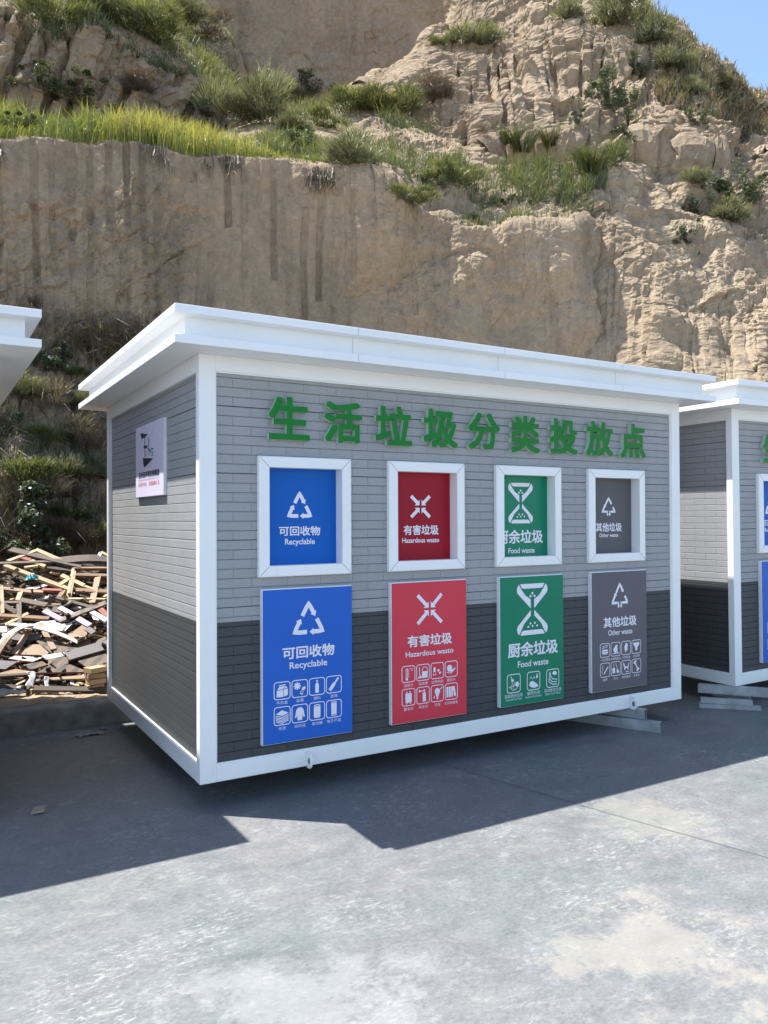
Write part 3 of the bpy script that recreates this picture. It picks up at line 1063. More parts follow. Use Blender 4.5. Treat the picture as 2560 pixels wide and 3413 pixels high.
def icon(k, kind, x0, z0, x1, z1, frame=True):
    w, h = x1 - x0, z1 - z0
    if frame:
        k.rrect(x0, z0, x1, z1, w * 0.16, w * 0.05)
    X = lambda a, b: (x0 + a * w, z0 + b * h)
    pl = lambda *p: k.poly([X(*q) for q in p])
    st = lambda t, *p: k.stroke([X(*q) for q in p], t * w)
    ci = lambda a, b, r: k.circle(*X(a, b), r * w)
    if kind == 'carton':
        pl((.16, .14), (.56, .14), (.56, .56), (.16, .50)); pl((.59, .14), (.86, .22), (.86, .58), (.59, .56))
        pl((.18, .54), (.56, .60), (.70, .76), (.32, .74)); pl((.60, .60), (.84, .61), (.74, .76)); pl((.30, .78), (.72, .80), (.72, .86), (.30, .84))
    elif kind == 'gear':
        ci(.34, .66, .13)
        for a in range(8):
            c, s_ = math.cos(a * PI / 4), math.sin(a * PI / 4)
            st(.09, (.34 + .12 * c, .66 + .12 * s_), (.34 + .22 * c, .66 + .22 * s_))
        pl((.62, .52), (.82, .62), (.88, .48), (.74, .38)); st(.16, (.73, .46), (.60, .14)); st(.05, (.52, .30), (.78, .36)); st(.05, (.50, .22), (.74, .27))
    elif kind == 'bottle':
        pl((.38, .12), (.62, .12), (.62, .60), (.56, .72), (.44, .72), (.38, .60)); pl((.45, .75), (.55, .75), (.55, .88), (.45, .88))
    elif kind == 'glass':
        pl((.14, .22), (.30, .10), (.58, .44), (.66, .66), (.56, .66), (.40, .56)); st(.12, (.62, .64), (.74, .80)); pl((.70, .84), (.80, .76), (.86, .84), (.76, .92))
    elif kind == 'paper':
        pl((.10, .62), (.50, .50), (.90, .64), (.48, .82))
        for i in range(5):
            z = .54 - i * .085
            st(.045, (.10, z), (.50, z - .12), (.90, z + .02))
    elif kind == 'coat':
        pl((.40, .84), (.60, .84), (.72, .74), (.64, .12), (.36, .12), (.28, .74)); pl((.27, .72), (.34, .60), (.28, .28), (.18, .28)); pl((.73, .72), (.66, .60), (.72, .28), (.82, .28))
    elif kind == 'can':
        pl((.28, .16), (.38, .11), (.62, .11), (.72, .16), (.72, .74), (.28, .74)); st(.05, (.28, .80), (.40, .86), (.60, .86), (.72, .80), (.60, .77), (.40, .77), (.28, .80))
    elif kind == 'phone':
        pl((.32, .18), (.68, .18), (.68, .84), (.32, .84)); st(.05, (.32, .12), (.68, .12)); st(.05, (.32, .89), (.68, .89))
    elif kind == 'thermo':
        st(.05, (.32, .22), (.32, .82), (.44, .82), (.44, .22)); ci(.38, .18, .09)
        for i in range(5):
            st(.035, (.46, .34 + i * .1), (.56, .34 + i * .1))
        k.text('°C', *[X(.60, 0)[0], X(.86, 0)[0]], *[X(0, .68)[1], X(0, .86)[1]])
    elif kind == 'bucket':
        pl((.42, .14), (.84, .14), (.88, .56), (.42, .56)); st(.04, (.44, .58), (.50, .82), (.78, .82), (.88, .58)); st(.06, (.22, .84), (.24, .30), (.40, .22)); pl((.12, .14), (.38, .14), (.38, .24), (.12, .24))
    elif kind == 'pills':
        st(.17, (.28, .42), (.28, .62)); st(.04, (.18, .36), (.18, .24), (.38, .24), (.38, .36)); st(.17, (.54, .56), (.64, .46)); st(.16, (.68, .40), (.76, .30)); ci(.28, .66, .09)
    elif kind == 'film':
        ci(.36, .56, .22); pl((.16, .36), (.60, .30), (.88, .66), (.94, .72), (.70, .50), (.50, .42)); st(.05, (.14, .30), (.50, .22), (.84, .52))
    elif kind == 'battery':
        pl((.26, .18), (.74, .18), (.74, .74), (.26, .74)); pl((.32, .78), (.44, .78), (.44, .84), (.32, .84)); pl((.56, .78), (.68, .78), (.68, .84), (.56, .84)); st(.05, (.30, .12), (.44, .12)); st(.05, (.56, .12), (.70, .12))
    elif kind == 'spray':
        pl((.46, .12), (.72, .12), (.72, .60), (.64, .70), (.54, .70), (.46, .60)); pl((.54, .73), (.66, .73), (.66, .84), (.54, .84)); pl((.16, .84), (.16, .68), (.34, .74), (.54, .76), (.54, .80), (.34, .80))
    elif kind == 'bulb':
        ci(.50, .62, .22); pl((.36, .48), (.64, .48), (.58, .28), (.42, .28)); pl((.43, .14), (.57, .14), (.57, .25), (.43, .25)); st(.06, (.20, .22), (.30, .36)); st(.06, (.74, .72), (.90, .86))
    elif kind == 'binders':
        pl((.10, .16), (.26, .16), (.26, .80), (.10, .80)); pl((.30, .16), (.46, .16), (.46, .80), (.30, .80)); pl((.50, .16), (.64, .16), (.64, .80), (.50, .80)); pl((.74, .16), (.90, .20), (.76, .82), (.62, .78))
    elif kind == 'box':
        pl((.20, .26), (.80, .26), (.84, .38), (.16, .38)); pl((.16, .42), (.84, .42), (.76, .56), (.24, .56)); st(.04, (.16, .66), (.84, .76)); st(.04, (.20, .78), (.84, .88)); st(.04, (.26, .22), (.74, .22))
    elif kind == 'pot':
        ci(.48, .46, .23); pl((.40, .66), (.64, .58), (.74, .78), (.54, .84)); st(.05, (.14, .18), (.86, .18)); pl((.30, .18), (.44, .30), (.56, .18)); pl((.60, .2), (.72, .34), (.80, .2))
    elif kind == 'mask':
        pl((.34, .66), (.46, .86), (.64, .84), (.70, .64), (.62, .50), (.68, .36), (.36, .14), (.40, .34), (.30, .46))
    elif kind == 'nappy':
        pl((.14, .82), (.86, .82), (.80, .62), (.64, .46), (.60, .22), (.40, .22), (.36, .46), (.20, .62))
    elif kind == 'butt':
        st(.10, (.36, .20), (.82, .72)); st(.04, (.20, .24), (.16, .44), (.30, .56), (.20, .70), (.32, .84))
    elif kind == 'broom':
        pl((.14, .18), (.42, .18), (.42, .56), (.14, .56)); st(.04, (.28, .56), (.30, .84)); st(.05, (.50, .88), (.68, .44)); pl((.60, .44), (.76, .42), (.90, .16), (.58, .20))
    elif kind == 'dog':
        pl((.20, .88), (.30, .76), (.38, .56), (.66, .56), (.80, .84), (.86, .80), (.74, .52), (.74, .30), (.66, .30), (.62, .44), (.42, .42), (.38, .28), (.30, .28), (.28, .50), (.18, .70))
        pl((.44, .12), (.78, .12), (.74, .20), (.50, .20))
    elif kind == 'bone':
        st(.12, (.38, .68), (.62, .32)); ci(.28, .74, .10); ci(.40, .82, .10); ci(.60, .18, .10); ci(.72, .26, .10)
    elif kind == 'fishbone':
        st(.05, (.12, .30), (.84, .46)); st(.04, (.30, .20), (.40, .56)); st(.04, (.46, .22), (.56, .58)); ci(.76, .44, .15); st(.05, (.36, .56), (.30, .90)); pl((.30, .62), (.52, .60), (.44, .80)); st(.04, (.18, .36), (.40, .14), (.66, .16), (.86, .34))
    elif kind == 'drum':
        pl((.14, .26), (.22, .46), (.44, .50), (.84, .26), (.88, .16), (.60, .10), (.34, .14)); pl((.68, .66), (.78, .90), (.86, .70), (.78, .60)); st(.03, (.20, .62), (.30, .74), (.40, .60), (.54, .72), (.62, .60))
    elif kind == 'banana':
        st(.05, (.28, .86), (.34, .60), (.52, .44), (.86, .40)); st(.05, (.24, .82), (.24, .50), (.44, .30), (.84, .26)); st(.05, (.20, .50), (.20, .30), (.50, .14), (.84, .14)); pl((.44, .76), (.60, .90), (.80, .84), (.84, .68), (.64, .66))


BOARDS = [
    dict(x=(0.371, 0.971), col='blue', zh='可回收物', en='Recyclable', sym='recycle', kx=0.672, tz=(0.825, 0.899), tx=(0.499, 0.846), ex=(0.545, 0.796), ez=(0.754, 0.806),
         rows=[(0.592, 0.694, ['carton', 'gear', 'bottle', 'glass'], ['牛奶盒', '金属', '塑料', '玻璃'], 0.562),
               (0.440, 0.546, ['paper', 'coat', 'can', 'phone'], ['纸张', '纺织品', '易拉罐', '电子产品'], 0.409)], ix=(0.445, 0.115, 0.103)),
    dict(x=(1.258, 1.858), col='red', zh='有害垃圾', en='Hazardous wasto', sym='hazard', kx=1.557, tz=(0.821, 0.898), tx=(1.381, 1.735), ex=(1.366, 1.747), ez=(0.758, 0.794),
         rows=[(0.597, 0.701, ['thermo', 'bucket', 'pills', 'film'], ['温度计', '油漆桶', '过期药品', '废胶片'], 0.566),
               (0.444, 0.552, ['battery', 'spray', 'bulb', 'binders'], ['蓄电池', '杀虫剂', '灯管', '打印机墨盒'], 0.412)], ix=(1.337, 0.114, 0.100)),
    dict(x=(2.149, 2.749), col='green', zh='厨余垃圾', en='Food waste', sym='hourglass', kx=2.449, tz=(0.672, 0.777), tx=(2.219, 2.691), ex=(2.309, 2.597), ez=(0.597, 0.643),
         rows=[(0.426, 0.555, ['fishbone', 'drum', 'banana'], ['家庭厨余垃圾', '餐厨垃圾', '其他厨余垃圾'], 0.391)], ix=(2.212, 0.184, 0.119)),
    dict(x=(3.036, 3.642), col='grey', zh='其他垃圾', en='Other waste', sym='tree', kx=3.340, tz=(0.816, 0.897), tx=(3.162, 3.524), ex=(3.211, 3.476), ez=(0.754, 0.797),
         rows=[(0.593, 0.697, ['box', 'pot', 'mask', 'nappy'], ['一次性餐具', '破旧陶瓷品', '污染纸张', '纸尿裤'], 0.562),
               (0.441, 0.547, ['butt', 'broom', 'dog', 'bone'], ['烟蒂', '灰尘', '宠物粪便', '大骨头'], 0.409)], ix=(3.125, 0.115, 0.100)),
]
BMAT = dict(blue=M_BLUE, red=M_RED, green=M_GREEN, grey=M_GREY)
WMAT = dict(blue=M_BLUEW, red=M_REDD, green=M_GREEN, grey=M_GREYW)
WIN = [dict(x=(0.355, 0.973), s=(0.655, 1.755, 0.150, 0.140), t=(0.517, 0.795, 1.563, 1.622), e=(0.556, 0.757, 1.498, 1.545)),
       dict(x=(1.248, 1.855), s=(1.546, 1.746, 0.150, 0.142), t=(1.410, 1.692, 1.555, 1.622), e=(1.399, 1.696, 1.503, 1.536)),
       dict(x=(2.131, 2.744), s=(2.420, 1.775, 0.232, 0.296), t=(2.197, 2.632, 1.480, 1.580), e=(2.303, 2.551, 1.409, 1.449)),
       dict(x=(3.022, 3.640), s=(3.318, 1.756, 0.150, 0.130), t=(3.178, 3.462, 1.556, 1.626), e=(3.214, 3.423, 1.513, 1.543))]


def symbol(k, kind, cx, cz, w, h, t):
    if kind == 'recycle':
        recycle(k, cx, cz, w, h, t)
    elif kind == 'tree':
        recycle(k, cx, cz + h * 0.06, w, h * 0.88, t, True)
    elif kind == 'hazard':
        hazard(k, cx, cz, w, h, t)
    else:
        hourglass(k, cx, cz, w, h)


def make_booth():
    root = empty('waste_sorting_booth', (0, 0, Z0))
    # --- frame: square tube posts and rails
    f = MB()
    b = 0.004
    pw = 0.098
    for x in (0.0, W - pw):
        f.box((x, 0.0, 0.0), (x + pw, 0.062, H), bev=b)
        f.box((x, D - 0.062, 0.0), (x + pw, D, H), bev=b)
    for y0, y1, in ((0.002, 0.06), (D - 0.06, D - 0.002)):
        f.box((pw - 0.001, y0, 0.0), (W - pw + 0.001, y1, 0.098), bev=b)
        f.box((pw - 0.001, y0, 2.358), (W - pw + 0.001, y1, H), bev=b)
    for x0, x1 in ((0.002, 0.06), (W - 0.06, W - 0.002)):
        f.box((x0, 0.061, 0.0), (x1, D - 0.061, 0.105), bev=b)
        f.box((x0, 0.061, 2.348), (x1, D - 0.061, H), bev=b)
    f.box((0.06, 0.06, 0.0), (W - 0.06, D - 0.06, 0.06))
    # inner beads where cladding meets the tubes
    for (xa, za, xb, zb) in ((pw, 0.098, W - pw, 0.106), (pw, 2.350, W - pw, 2.358), (pw, 0.106, pw + 0.007, 2.35), (W - pw - 0.012, 0.106, W - pw, 2.35)):
        f.box((xa, 0.008, za), (xb, 0.03, zb), bev=0.002)
    f.build('frame', M_WHITE, root)
    # --- cladding
    holes = [(w_['x'][0] + 0.05, w_['x'][1] - 0.05, HZ(1.372), HZ(1.992)) for w_ in WIN]
    zb = HZ(1.07)
    for nm, z0, z1, mt in (('lower_wall_panel', 0.10, zb, M_DARK), ('upper_wall_panel', zb, 2.356, M_LIGHT)):
        p = MB()
        siding(p, pw - 0.002, W - pw + 0.002, z0, z1, holes, lambda u, d, z: (u, 0.018 + d, z))
        siding(p, 0.06, D - 0.06, z0, z1, [], lambda u, d, z: (0.030 + d, D - u, z))
        siding(p, 0.06, D - 0.06, z0, z1, [], lambda u, d, z: (W - 0.030 - d, u, z))
        siding(p, pw - 0.002, W - pw + 0.002, z0, z1, [], lambda u, d, z: (W - u, D - 0.018 - d, z))
        p.build(nm, [mt, M_SEAM], root)
    # --- roof: slab, set-back parapet and rim
    r = MB()
    ox, oy = 0.195, 0.209
    r.box((-ox, -oy, H), (W + ox, D + ox, H + 0.047), bev=0.003)
    i = 0.075
    r.box((-ox + i, -oy + i, H + 0.046), (W + ox - i, D + ox - i, H + 0.166), bev=0.002)
    r.box((-ox, -oy, H + 0.164), (W + ox, D + ox, H + 0.210), bev=0.003)
    for sx in (0.92, 2.05, 3.18):
        for (yy, z0_, z1_) in ((-oy - 0.0008, H + 0.166, H + 0.208), (-oy + i - 0.0008, H + 0.05, H + 0.160), (-oy - 0.0008, H + 0.003, H + 0.045)):
            r.poly([(sx - 0.001, yy, z0_), (sx + 0.001, yy, z0_), (sx + 0.001, yy, z1_), (sx - 0.001, yy, z1_)], 1)
    roof = r.build('roof', [M_WHITE, M_INKGREY], root)
    # --- letters
    V9 = [(0.416, 0.683, 2.141, 2.400), (0.782, 1.047, 2.140, 2.396), (1.145, 1.422, 2.140, 2.396), (1.513, 1.791, 2.141, 2.400),
          (1.879, 2.158, 2.143, 2.398), (2.256, 2.526, 2.134, 2.401), (2.622, 2.900, 2.138, 2.402), (2.988, 3.274, 2.138, 2.404), (3.356, 3.642, 2.136, 2.407)]
    for ch, (x0, x1, z0, z1) in zip('生活垃圾分类投放点', V9):
        Vt, Ft = text_data(ch, 0.029, 0.05)
        xs_ = [v[0] for v in Vt]; zs_ = [v[1] for v in Vt]
        kx_, kz_ = (x1 - x0) / (max(xs_) - min(xs_)), (z1 - z0) / (max(zs_) - min(zs_))
        m_ = MB()
        vs = [(x0 + (v[0] - min(xs_)) * kx_, 0.0 - v[2] / 0.05 * 0.018, HZ(z0) + (v[1] - min(zs_)) * kz_) for v in Vt]
        m_.raw(vs, Ft)
        me = m_.mesh('letter')
        me.materials.append(M_LETTER); me.materials.append(M_LETSIDE)
        for p_ in me.polygons:
            p_.material_index = 0 if abs(p_.normal.y) > 0.8 else 1
        o = bpy.data.objects.new('letter', me)
        o.parent = root
        COL.objects.link(o)
    # --- hatches
    for bd, w_ in zip(BOARDS, WIN):
        x0, x1 = w_['x']
        z0, z1 = HZ(1.321), HZ(2.041)
        fr = 0.066
        m_ = MB()
        yf, yb = -0.014, 0.074
        ix0, ix1, iz0, iz1 = x0 + fr, x1 - fr, z0 + fr, z1 - fr
        e = 0.006
        # mitred face, bevelled edges and deep reveals
        O = [(x0 + e, z0 + e), (x1 - e, z0 + e), (x1 - e, z1 - e), (x0 + e, z1 - e)]
        O2 = [(x0, z0), (x1, z0), (x1, z1), (x0, z1)]
        I_ = [(ix0, iz0), (ix1, iz0), (ix1, iz1), (ix0, iz1)]
        for q in range(4):
            a, c = q, (q + 1) % 4
            g = 0.0006
            m_.poly([(O[a][0], yf, O[a][1]), (O[c][0], yf, O[c][1]), (I_[c][0], yf, I_[c][1]), (I_[a][0], yf, I_[a][1])])
            m_.poly([(O2[a][0], yf + e, O2[a][1]), (O2[c][0], yf + e, O2[c][1]), (O[c][0], yf, O[c][1]), (O[a][0], yf, O[a][1])])
            m_.poly([(O2[a][0], 0.028, O2[a][1]), (O2[c][0], 0.028, O2[c][1]), (O2[c][0], yf + e, O2[c][1]), (O2[a][0], yf + e, O2[a][1])])
            m_.poly([(I_[a][0], yf, I_[a][1]), (I_[c][0], yf, I_[c][1]), (I_[c][0], yb + 0.02, I_[c][1]), (I_[a][0], yb + 0.02, I_[a][1])])
            # mitre line
            n_ = Vector((I_[a][1] - O[a][1], -(I_[a][0] - O[a][0]))).normalized() * 0.0012
            m_.poly([(O[a][0] - n_.x, yf - 0.0008, O[a][1] - n_.y), (O[a][0] + n_.x, yf - 0.0008, O[a][1] + n_.y),
                     (I_[a][0] + n_.x, yf - 0.0008, I_[a][1] + n_.y), (I_[a][0] - n_.x, yf - 0.0008, I_[a][1] - n_.y)][::-1], 1)
        hw = m_.build('disposal_window', [M_WHITE, M_INKGREY], root)
        h_ = MB()
        h_.box((ix0 - 0.004, yb, iz0 - 0.004), (ix1 + 0.004, yb + 0.012, iz1 + 0.004))
        h_.build('hatch_panel', WMAT[bd['col']], hw)
        k = Ink(yb - 0.0015)
        s = w_['s']
        symbol(k, bd['sym'], s[0], HZ(s[1]), s[2], s[3], 0.023 if bd['sym'] != 'tree' else 0.017)
        k.mb.build('waste_symbol', M_PRINT, hw)
        k = Ink(yb - 0.0015)
        t = w_['t']
        k.text(bd['zh'], t[0] if bd['col'] != 'green' else t[0] + 0.0, t[1], HZ(t[2]), HZ(t[3]), 0.022)
        k.mb.build('title_lettering', M_PRINT, hw)
        k = Ink(yb - 0.0015)
        t = w_['e']
        k.text(bd['en'], t[0], t[1], HZ(t[2]), HZ(t[3]), 0.018)
        k.mb.build('english_lettering', M_PRINT, hw)
    # --- printed boards
    for bd in BOARDS:
        x0, x1 = bd['x']
        z0, z1 = HZ(0.330), HZ(1.251)
        m_ = MB()
        m_.box((x0, -0.014, z0), (x1, 0.026, z1), bev=0.003)
        m_.poly([(x0 + 0.004, -0.0152, z0 + 0.003), (x1 - 0.001, -0.0152, z0 + 0.003), (x1 - 0.001, -0.0152, z1 - 0.006), (x0 + 0.004, -0.0152, z1 - 0.006)], 1)
        sb = m_.build('sign_board', [M_FOAM, BMAT[bd['col']]], root)
        yk = -0.0165
        k = Ink(yk)
        if bd['sym'] == 'hourglass':
            hourglass(k, bd['kx'], HZ(1.008), 0.290, 0.368)
        elif bd['sym'] == 'tree':
            symbol(k, 'tree', bd['kx'], HZ(1.062), 0.178, 0.178, 0.020)
        elif bd['sym'] == 'hazard':
            hazard(k, bd['kx'], HZ(1.065), 0.192, 0.188, 0.024)
        else:
            recycle(k, bd['kx'], HZ(1.068), 0.192, 0.176, 0.026)
        k.mb.build('waste_symbol', M_PRINT, sb)
        k = Ink(yk)
        k.text(bd['zh'], *bd['tx'], HZ(bd['tz'][0]), HZ(bd['tz'][1]), 0.024)
        k.mb.build('title_lettering', M_PRINT, sb)
        k = Ink(yk)
        k.text(bd['en'], *bd['ex'], HZ(bd['ez'][0]), HZ(bd['ez'][1]), 0.014)
        k.mb.build('english_lettering', M_PRINT, sb)
        a, st_, wd = bd['ix']
        for (za, zb_, kinds, caps, cz) in bd['rows']:
            for n, cp in enumerate(caps):
                c = a + st_ * n + wd / 2
                cw = min(0.024 * len(cp), st_ * 0.94) if bd['sym'] != 'hourglass' else min(0.031 * len(cp), st_ * 0.9)
                hh = 0.020 if bd['sym'] != 'hourglass' else 0.026
                k = Ink(yk)
                k.text(cp, c - cw / 2, c + cw / 2, HZ(cz), HZ(cz) + hh, 0.0)
                if bd['sym'] == 'hourglass':
                    k.text(['Household Food Waste', 'Restaurant Food Waste', 'Other Food Waste'][n], c - 0.074, c + 0.074, HZ(0.371), HZ(0.386), 0.0)
                k.mb.build('caption_lettering', M_PRINT, sb)
        for (za, zb_, kinds, caps, cz) in bd['rows']:
            for n, kd in enumerate(kinds):
                k = Ink(yk)
                icon(k, kd, a + st_ * n, HZ(za), a + st_ * n + wd, HZ(zb_))
                k.mb.build('pictogram', M_PRINT, sb)
    # --- lifting lugs
    for lx in (0.668, 3.470):
        pts = [(0.0, 0.088)] + [(0.0 - 0.055 + 0.0 * t, 0.0) for t in ()]
        m_ = MB()
        prof = [(-0.002, 0.092), (-0.02, 0.092)]
        for t in range(9):
            a = math.radians(60 - 150 * t / 8)
            prof.append((-0.030 - 0.034 * math.cos(a), 0.040 + 0.046 * math.sin(a)))
        prof.append((-0.002, -0.006))
        q = 0.010
        A = [(lx - q / 2, y, z) for (y, z) in prof]
        B = [(lx + q / 2, y, z) for (y, z) in prof]
        m_.poly(A); m_.poly(B[::-1])
        for n in range(len(prof)):
            j = (n + 1) % len(prof)
            m_.poly([A[j], A[n], B[n], B[j]])
        hole = [(lx, -0.034 + 0.014 * math.cos(2 * PI * n / 14), 0.040 + 0.020 * math.sin(2 * PI * n / 14)) for n in range(14)]
        for sx in (-1, 1):
            m_.poly([(lx + sx * (q / 2 + 0.001), y, z) for (_, y, z) in hole][::(1 if sx > 0 else -1)], 1)
        m_.build('lifting_lug', [M_WHITE, M_CONC], root)
    # --- plaque on the side wall
    py0, py1, pz0, pz1 = 0.792, 1.562, HZ(1.827), HZ(2.338)
    m_ = MB()
    m_.box((0.011, py0, pz0), (0.036, py1, pz1), bev=0.002)
    m_.poly([(0.0098, py1 - 0.004, pz0 + 0.003), (0.0098, py0 + 0.004, pz0 + 0.003), (0.0098, py0 + 0.004, pz1 - 0.003), (0.0098, py1 - 0.004, pz1 - 0.003)], 1)
    pl_ = m_.build('wall_plaque', [M_FOAM, M_PLAQUE], root)
    # printed in board coordinates (u from the left edge, v from the bottom), then turned onto the side wall
    k = Ink(0)
    w_, h_ = py1 - py0, pz1 - pz0
    U = lambda a: a * w_
    Vv = lambda v: v * h_
    q = lambda mi, *p: k.poly([(U(a), Vv(v)) for a, v in p], mi)
    q(0, (.20, .905), (.30, .890), (.38, .868), (.46, .862), (.44, .845), (.36, .828), (.24, .815))
    k.stroke([(U(.365), Vv(.83)), (U(.365), Vv(.545))], 0.014, mi=0)
    q(0, (.32, .715), (.44, .705), (.44, .665), (.32, .675))
    q(0, (.29, .545), (.66, .505), (.42, .430), (.33, .412), (.30, .47))
    k.stroke([(U(.41), Vv(.60)), (U(.41), Vv(.56))], 0.014, mi=2)
    k.stroke([(U(.50), Vv(.80)), (U(.515), Vv(.74)), (U(.49), Vv(.70)), (U(.485), Vv(.655)), (U(.53), Vv(.63)), (U(.58), Vv(.60))], 0.014, mi=1)
    k.stroke([(U(.50), Vv(.62)), (U(.52), Vv(.55))], 0.008, mi=1)
    k.stroke([(U(.58), Vv(.60)), (U(.60), Vv(.645)), (U(.655), Vv(.635)), (U(.655), Vv(.575)), (U(.60), Vv(.58)), (U(.655), Vv(.545)), (U(.60), Vv(.548))], 0.008, mi=1)
    k.text('®', U(.605), U(.645), Vv(.845), Vv(.875), 0.0, 3)
    INKS = [M_INK, M_INKGREEN, M_INKRED, M_INKGREY]

    def onwall(nm):
        k.mb.v = [(0.0082 + y, py1 - u, pz0 + v) for (u, y, v) in k.mb.v]
        k.mb.build(nm, INKS, pl_)
    onwall('plaque_emblem')
    k = Ink(0)
    k.text('玉禾田环境发展集团', U(.13), U(.86), Vv(.268), Vv(.352), 0.018, 0)
    k.text('ENVIRONMENTAL DEVELOPMENT GROUP CO.,LTD.', U(.12), U(.85), Vv(.225), Vv(.25), 0.0, 3)
    onwall('name_lettering')
    k = Ink(0)
    k.text('股票代码', U(.12), U(.42), Vv(.15), Vv(.205), 0.0, 2)
    k.text('300815', U(.50), U(.87), Vv(.150), Vv(.205), 0.0, 2)
    onwall('code_lettering')
    return root


def copy_tree(o, parent=None):
    c = o.copy()
    COL.objects.link(c)
    if parent is not None:
        c.parent = parent
    for ch in list(o.children):
        copy_tree(ch, c)
    return c


booth = make_booth()
G = 'grey and white waste sorting booths'
tag(booth, 'complete grey and white waste sorting booth in the middle, all nine green heading characters visible', 'waste booth', G)
b2 = copy_tree(booth)
b2.location = (4.812, 0.025, 0.176)
b2.rotation_euler = (0, math.radians(-0.6), 0)
b2['label'] = 'waste sorting booth cut off by the right photo edge, standing on loose steel tubes'
b3 = copy_tree(booth)
b3.location = (-0.985 - W, 0.515, Z0 - 0.005)
b3.scale = (1, 1.165, 1)  # stretched in depth so its shadow covers the ground up to the kerb
b3['label'] = 'waste sorting booth of which only the white roof corner shows at the left photo edge'


# ------------------------------------------------------------------ steel tubes that carry the booths
def tube(a, b, w, h, label, t=0.0035, roll=0.0, channel=False):
    a, b = Vector(a), Vector(b)
    d = b - a
    L = d.length
    rz = math.atan2(d.y, d.x)
    ry = -math.atan2(d.z, math.hypot(d.x, d.y))
    m_ = MB()
    hw = w / 2
    if channel:
        for (y0, y1, z0, z1) in ((-hw, hw, 0, t), (-hw, -hw + t, t, h), (hw - t, hw, t, h)):
            m_.box((0, y0, z0), (L, y1, z1), bev=0.0008)
    else:
        for (y0, y1, z0, z1) in ((-hw, hw, 0, t), (-hw, hw, h - t, h), (-hw, -hw + t, t - .0004, h - t + .0004), (hw - t, hw, t - .0004, h - t + .0004)):
            m_.box((0, y0, z0), (L, y1, z1), bev=0.0008)
    o = m_.build('steel_tube', M_SILVER)
    o.location = a
    o.rotation_euler = (roll, ry, rz)
    return tag(o, label, 'steel tube', 'galvanized steel tubes under the booths')


tube((3.580, -0.205, 0.001), (2.75, 1.50, -0.02), 0.05, 0.082, 'galvanized tube on the concrete poking furthest out under the middle booth')
tube((3.545, -0.085, 0.084), (2.86, 1.50, 0.070), 0.05, 0.077, 'galvanized tube lying on top of another beneath the middle booth lifting lug')
A_ = at_z(1090 * 0.39783 / PX + 1900 / PX, (2150 + 395 * 0.39783) / PX, 0.092)


def q2(x, y, z):
    return at_z((1900 + x * 0.39783) / PX, (2150 + y * 0.39783) / PX, z)


pa, pb = q2(1092, 398, 0.096), q2(1655, 440, 0.096)
dirx = (pb - pa) / np.linalg.norm(pb - pa)
tube(pa + np.array([0, 0.025, 0]), pa + dirx * 2.6 + np.array([0, 0.025, 0]), 0.05, 0.078, 'long galvanized tube directly under the corner of the right booth')
pa, pb = q2(1100, 530, 0.0), q2(1620, 556, 0.0)
tube(pa + np.array([0.01, 0.03, 0.001]), pb + np.array([0.01, 0.03, 0.001]), 0.052, 0.040, 'short open steel channel lowest on the concrete by the right booth', channel=True)
pa, pb = q2(1112, 487, 0.044), q2(1550, 515, 0.044)
tube(pa + np.array([0.01, 0.03, 0]), pb + np.array([0.01, 0.03, 0]), 0.046, 0.046, 'short square steel tube resting in the open channel by the right booth')
pa, pb = q2(1282, 445, 0.030), q2(1590, 497, 0.004)
tube(pa + np.array([0.03, 0.13, 0.0]), pb + np.array([0.03, 0.11, 0.0]), 0.05, 0.088, 'steel tube behind the open channel under the right booth')


# ------------------------------------------------------------------ small litter on the yard
def crumple(name, cx, cy, z, sx, sy, h, seed, mt, n=14):
    u = np.linspace(-1, 1, n)
    U, Vv = np.meshgrid(u, u)
    r = np.hypot(U, Vv)
    k = 1 + 0.35 * fbm(U * 1.3, Vv * 1.3, U * 0 + seed, 3, seed)
    Z = np.abs(fbm(U * 2.2, Vv * 2.2, U * 0, 4, seed + 3)) * h * 2 + 0.003
    Z = Z * (1 - sstep(0.8, 1.35, r)) + 0.003
    V = np.stack([cx + U * sx * k, cy + Vv * sy * k, z + Z], -1).reshape(-1, 3)
    i = np.arange(n * n).reshape(n, n)
    q = np.stack([i[:-1, :-1], i[:-1, 1:], i[1:, 1:], i[1:, :-1]], -1).reshape(-1, 4)
    return link(name, np_mesh(name, V, quads=q, smooth=False), mt)


M_RAG = simple('grey_rag', (0.26, 0.25, 0.24), 0.9, var=0.25, scale=20)
M_CARD = simple('cardboard', (0.30, 0.25, 0.19), 0.9, var=0.15, scale=12)
c = at_z(717 * 0.42194 / PX, (2300 + 340 * 0.42194) / PX, -0.055)
tag(crumple('rag', c[0], c[1], -0.068, 0.10, 0.035, 0.02, 3, M_RAG), 'crumpled grey scrap of cloth lying at the foot of the kerb', 'rag')
c = at_z(805 * 0.42194 / PX, (2300 + 299 * 0.42194) / PX, -0.06)
tag(crumple('paper_scrap', c[0], c[1], -0.072, 0.03, 0.015, 0.015, 9, M_RAG), 'tiny crumpled dark scrap by the kerb near the booth corner', 'scrap')
c = at_z(307 * 0.42194 / PX, (2300 + 962 * 0.42194) / PX, 0.0)
cb = MB()
pts = [(-0.036, -0.045), (0.030, -0.040), (0.036, -0.020), (0.030, 0.050), (-0.030, 0.052)]
cb.poly([(x, y, 0.012 + 0.006 * (x > 0)) for x, y in pts])
cb.poly([(x, y, 0.002 + 0.006 * (x > 0)) for x, y in pts][::-1])
for n in range(5):
    j = (n + 1) % 5
    zz = lambda p, b_: b_ + 0.006 * (p[0] > 0)
    cb.poly([(*pts[n], zz(pts[n], .002)), (*pts[j], zz(pts[j], .002)), (*pts[j], zz(pts[j], .012)), (*pts[n], zz(pts[n], .012))])
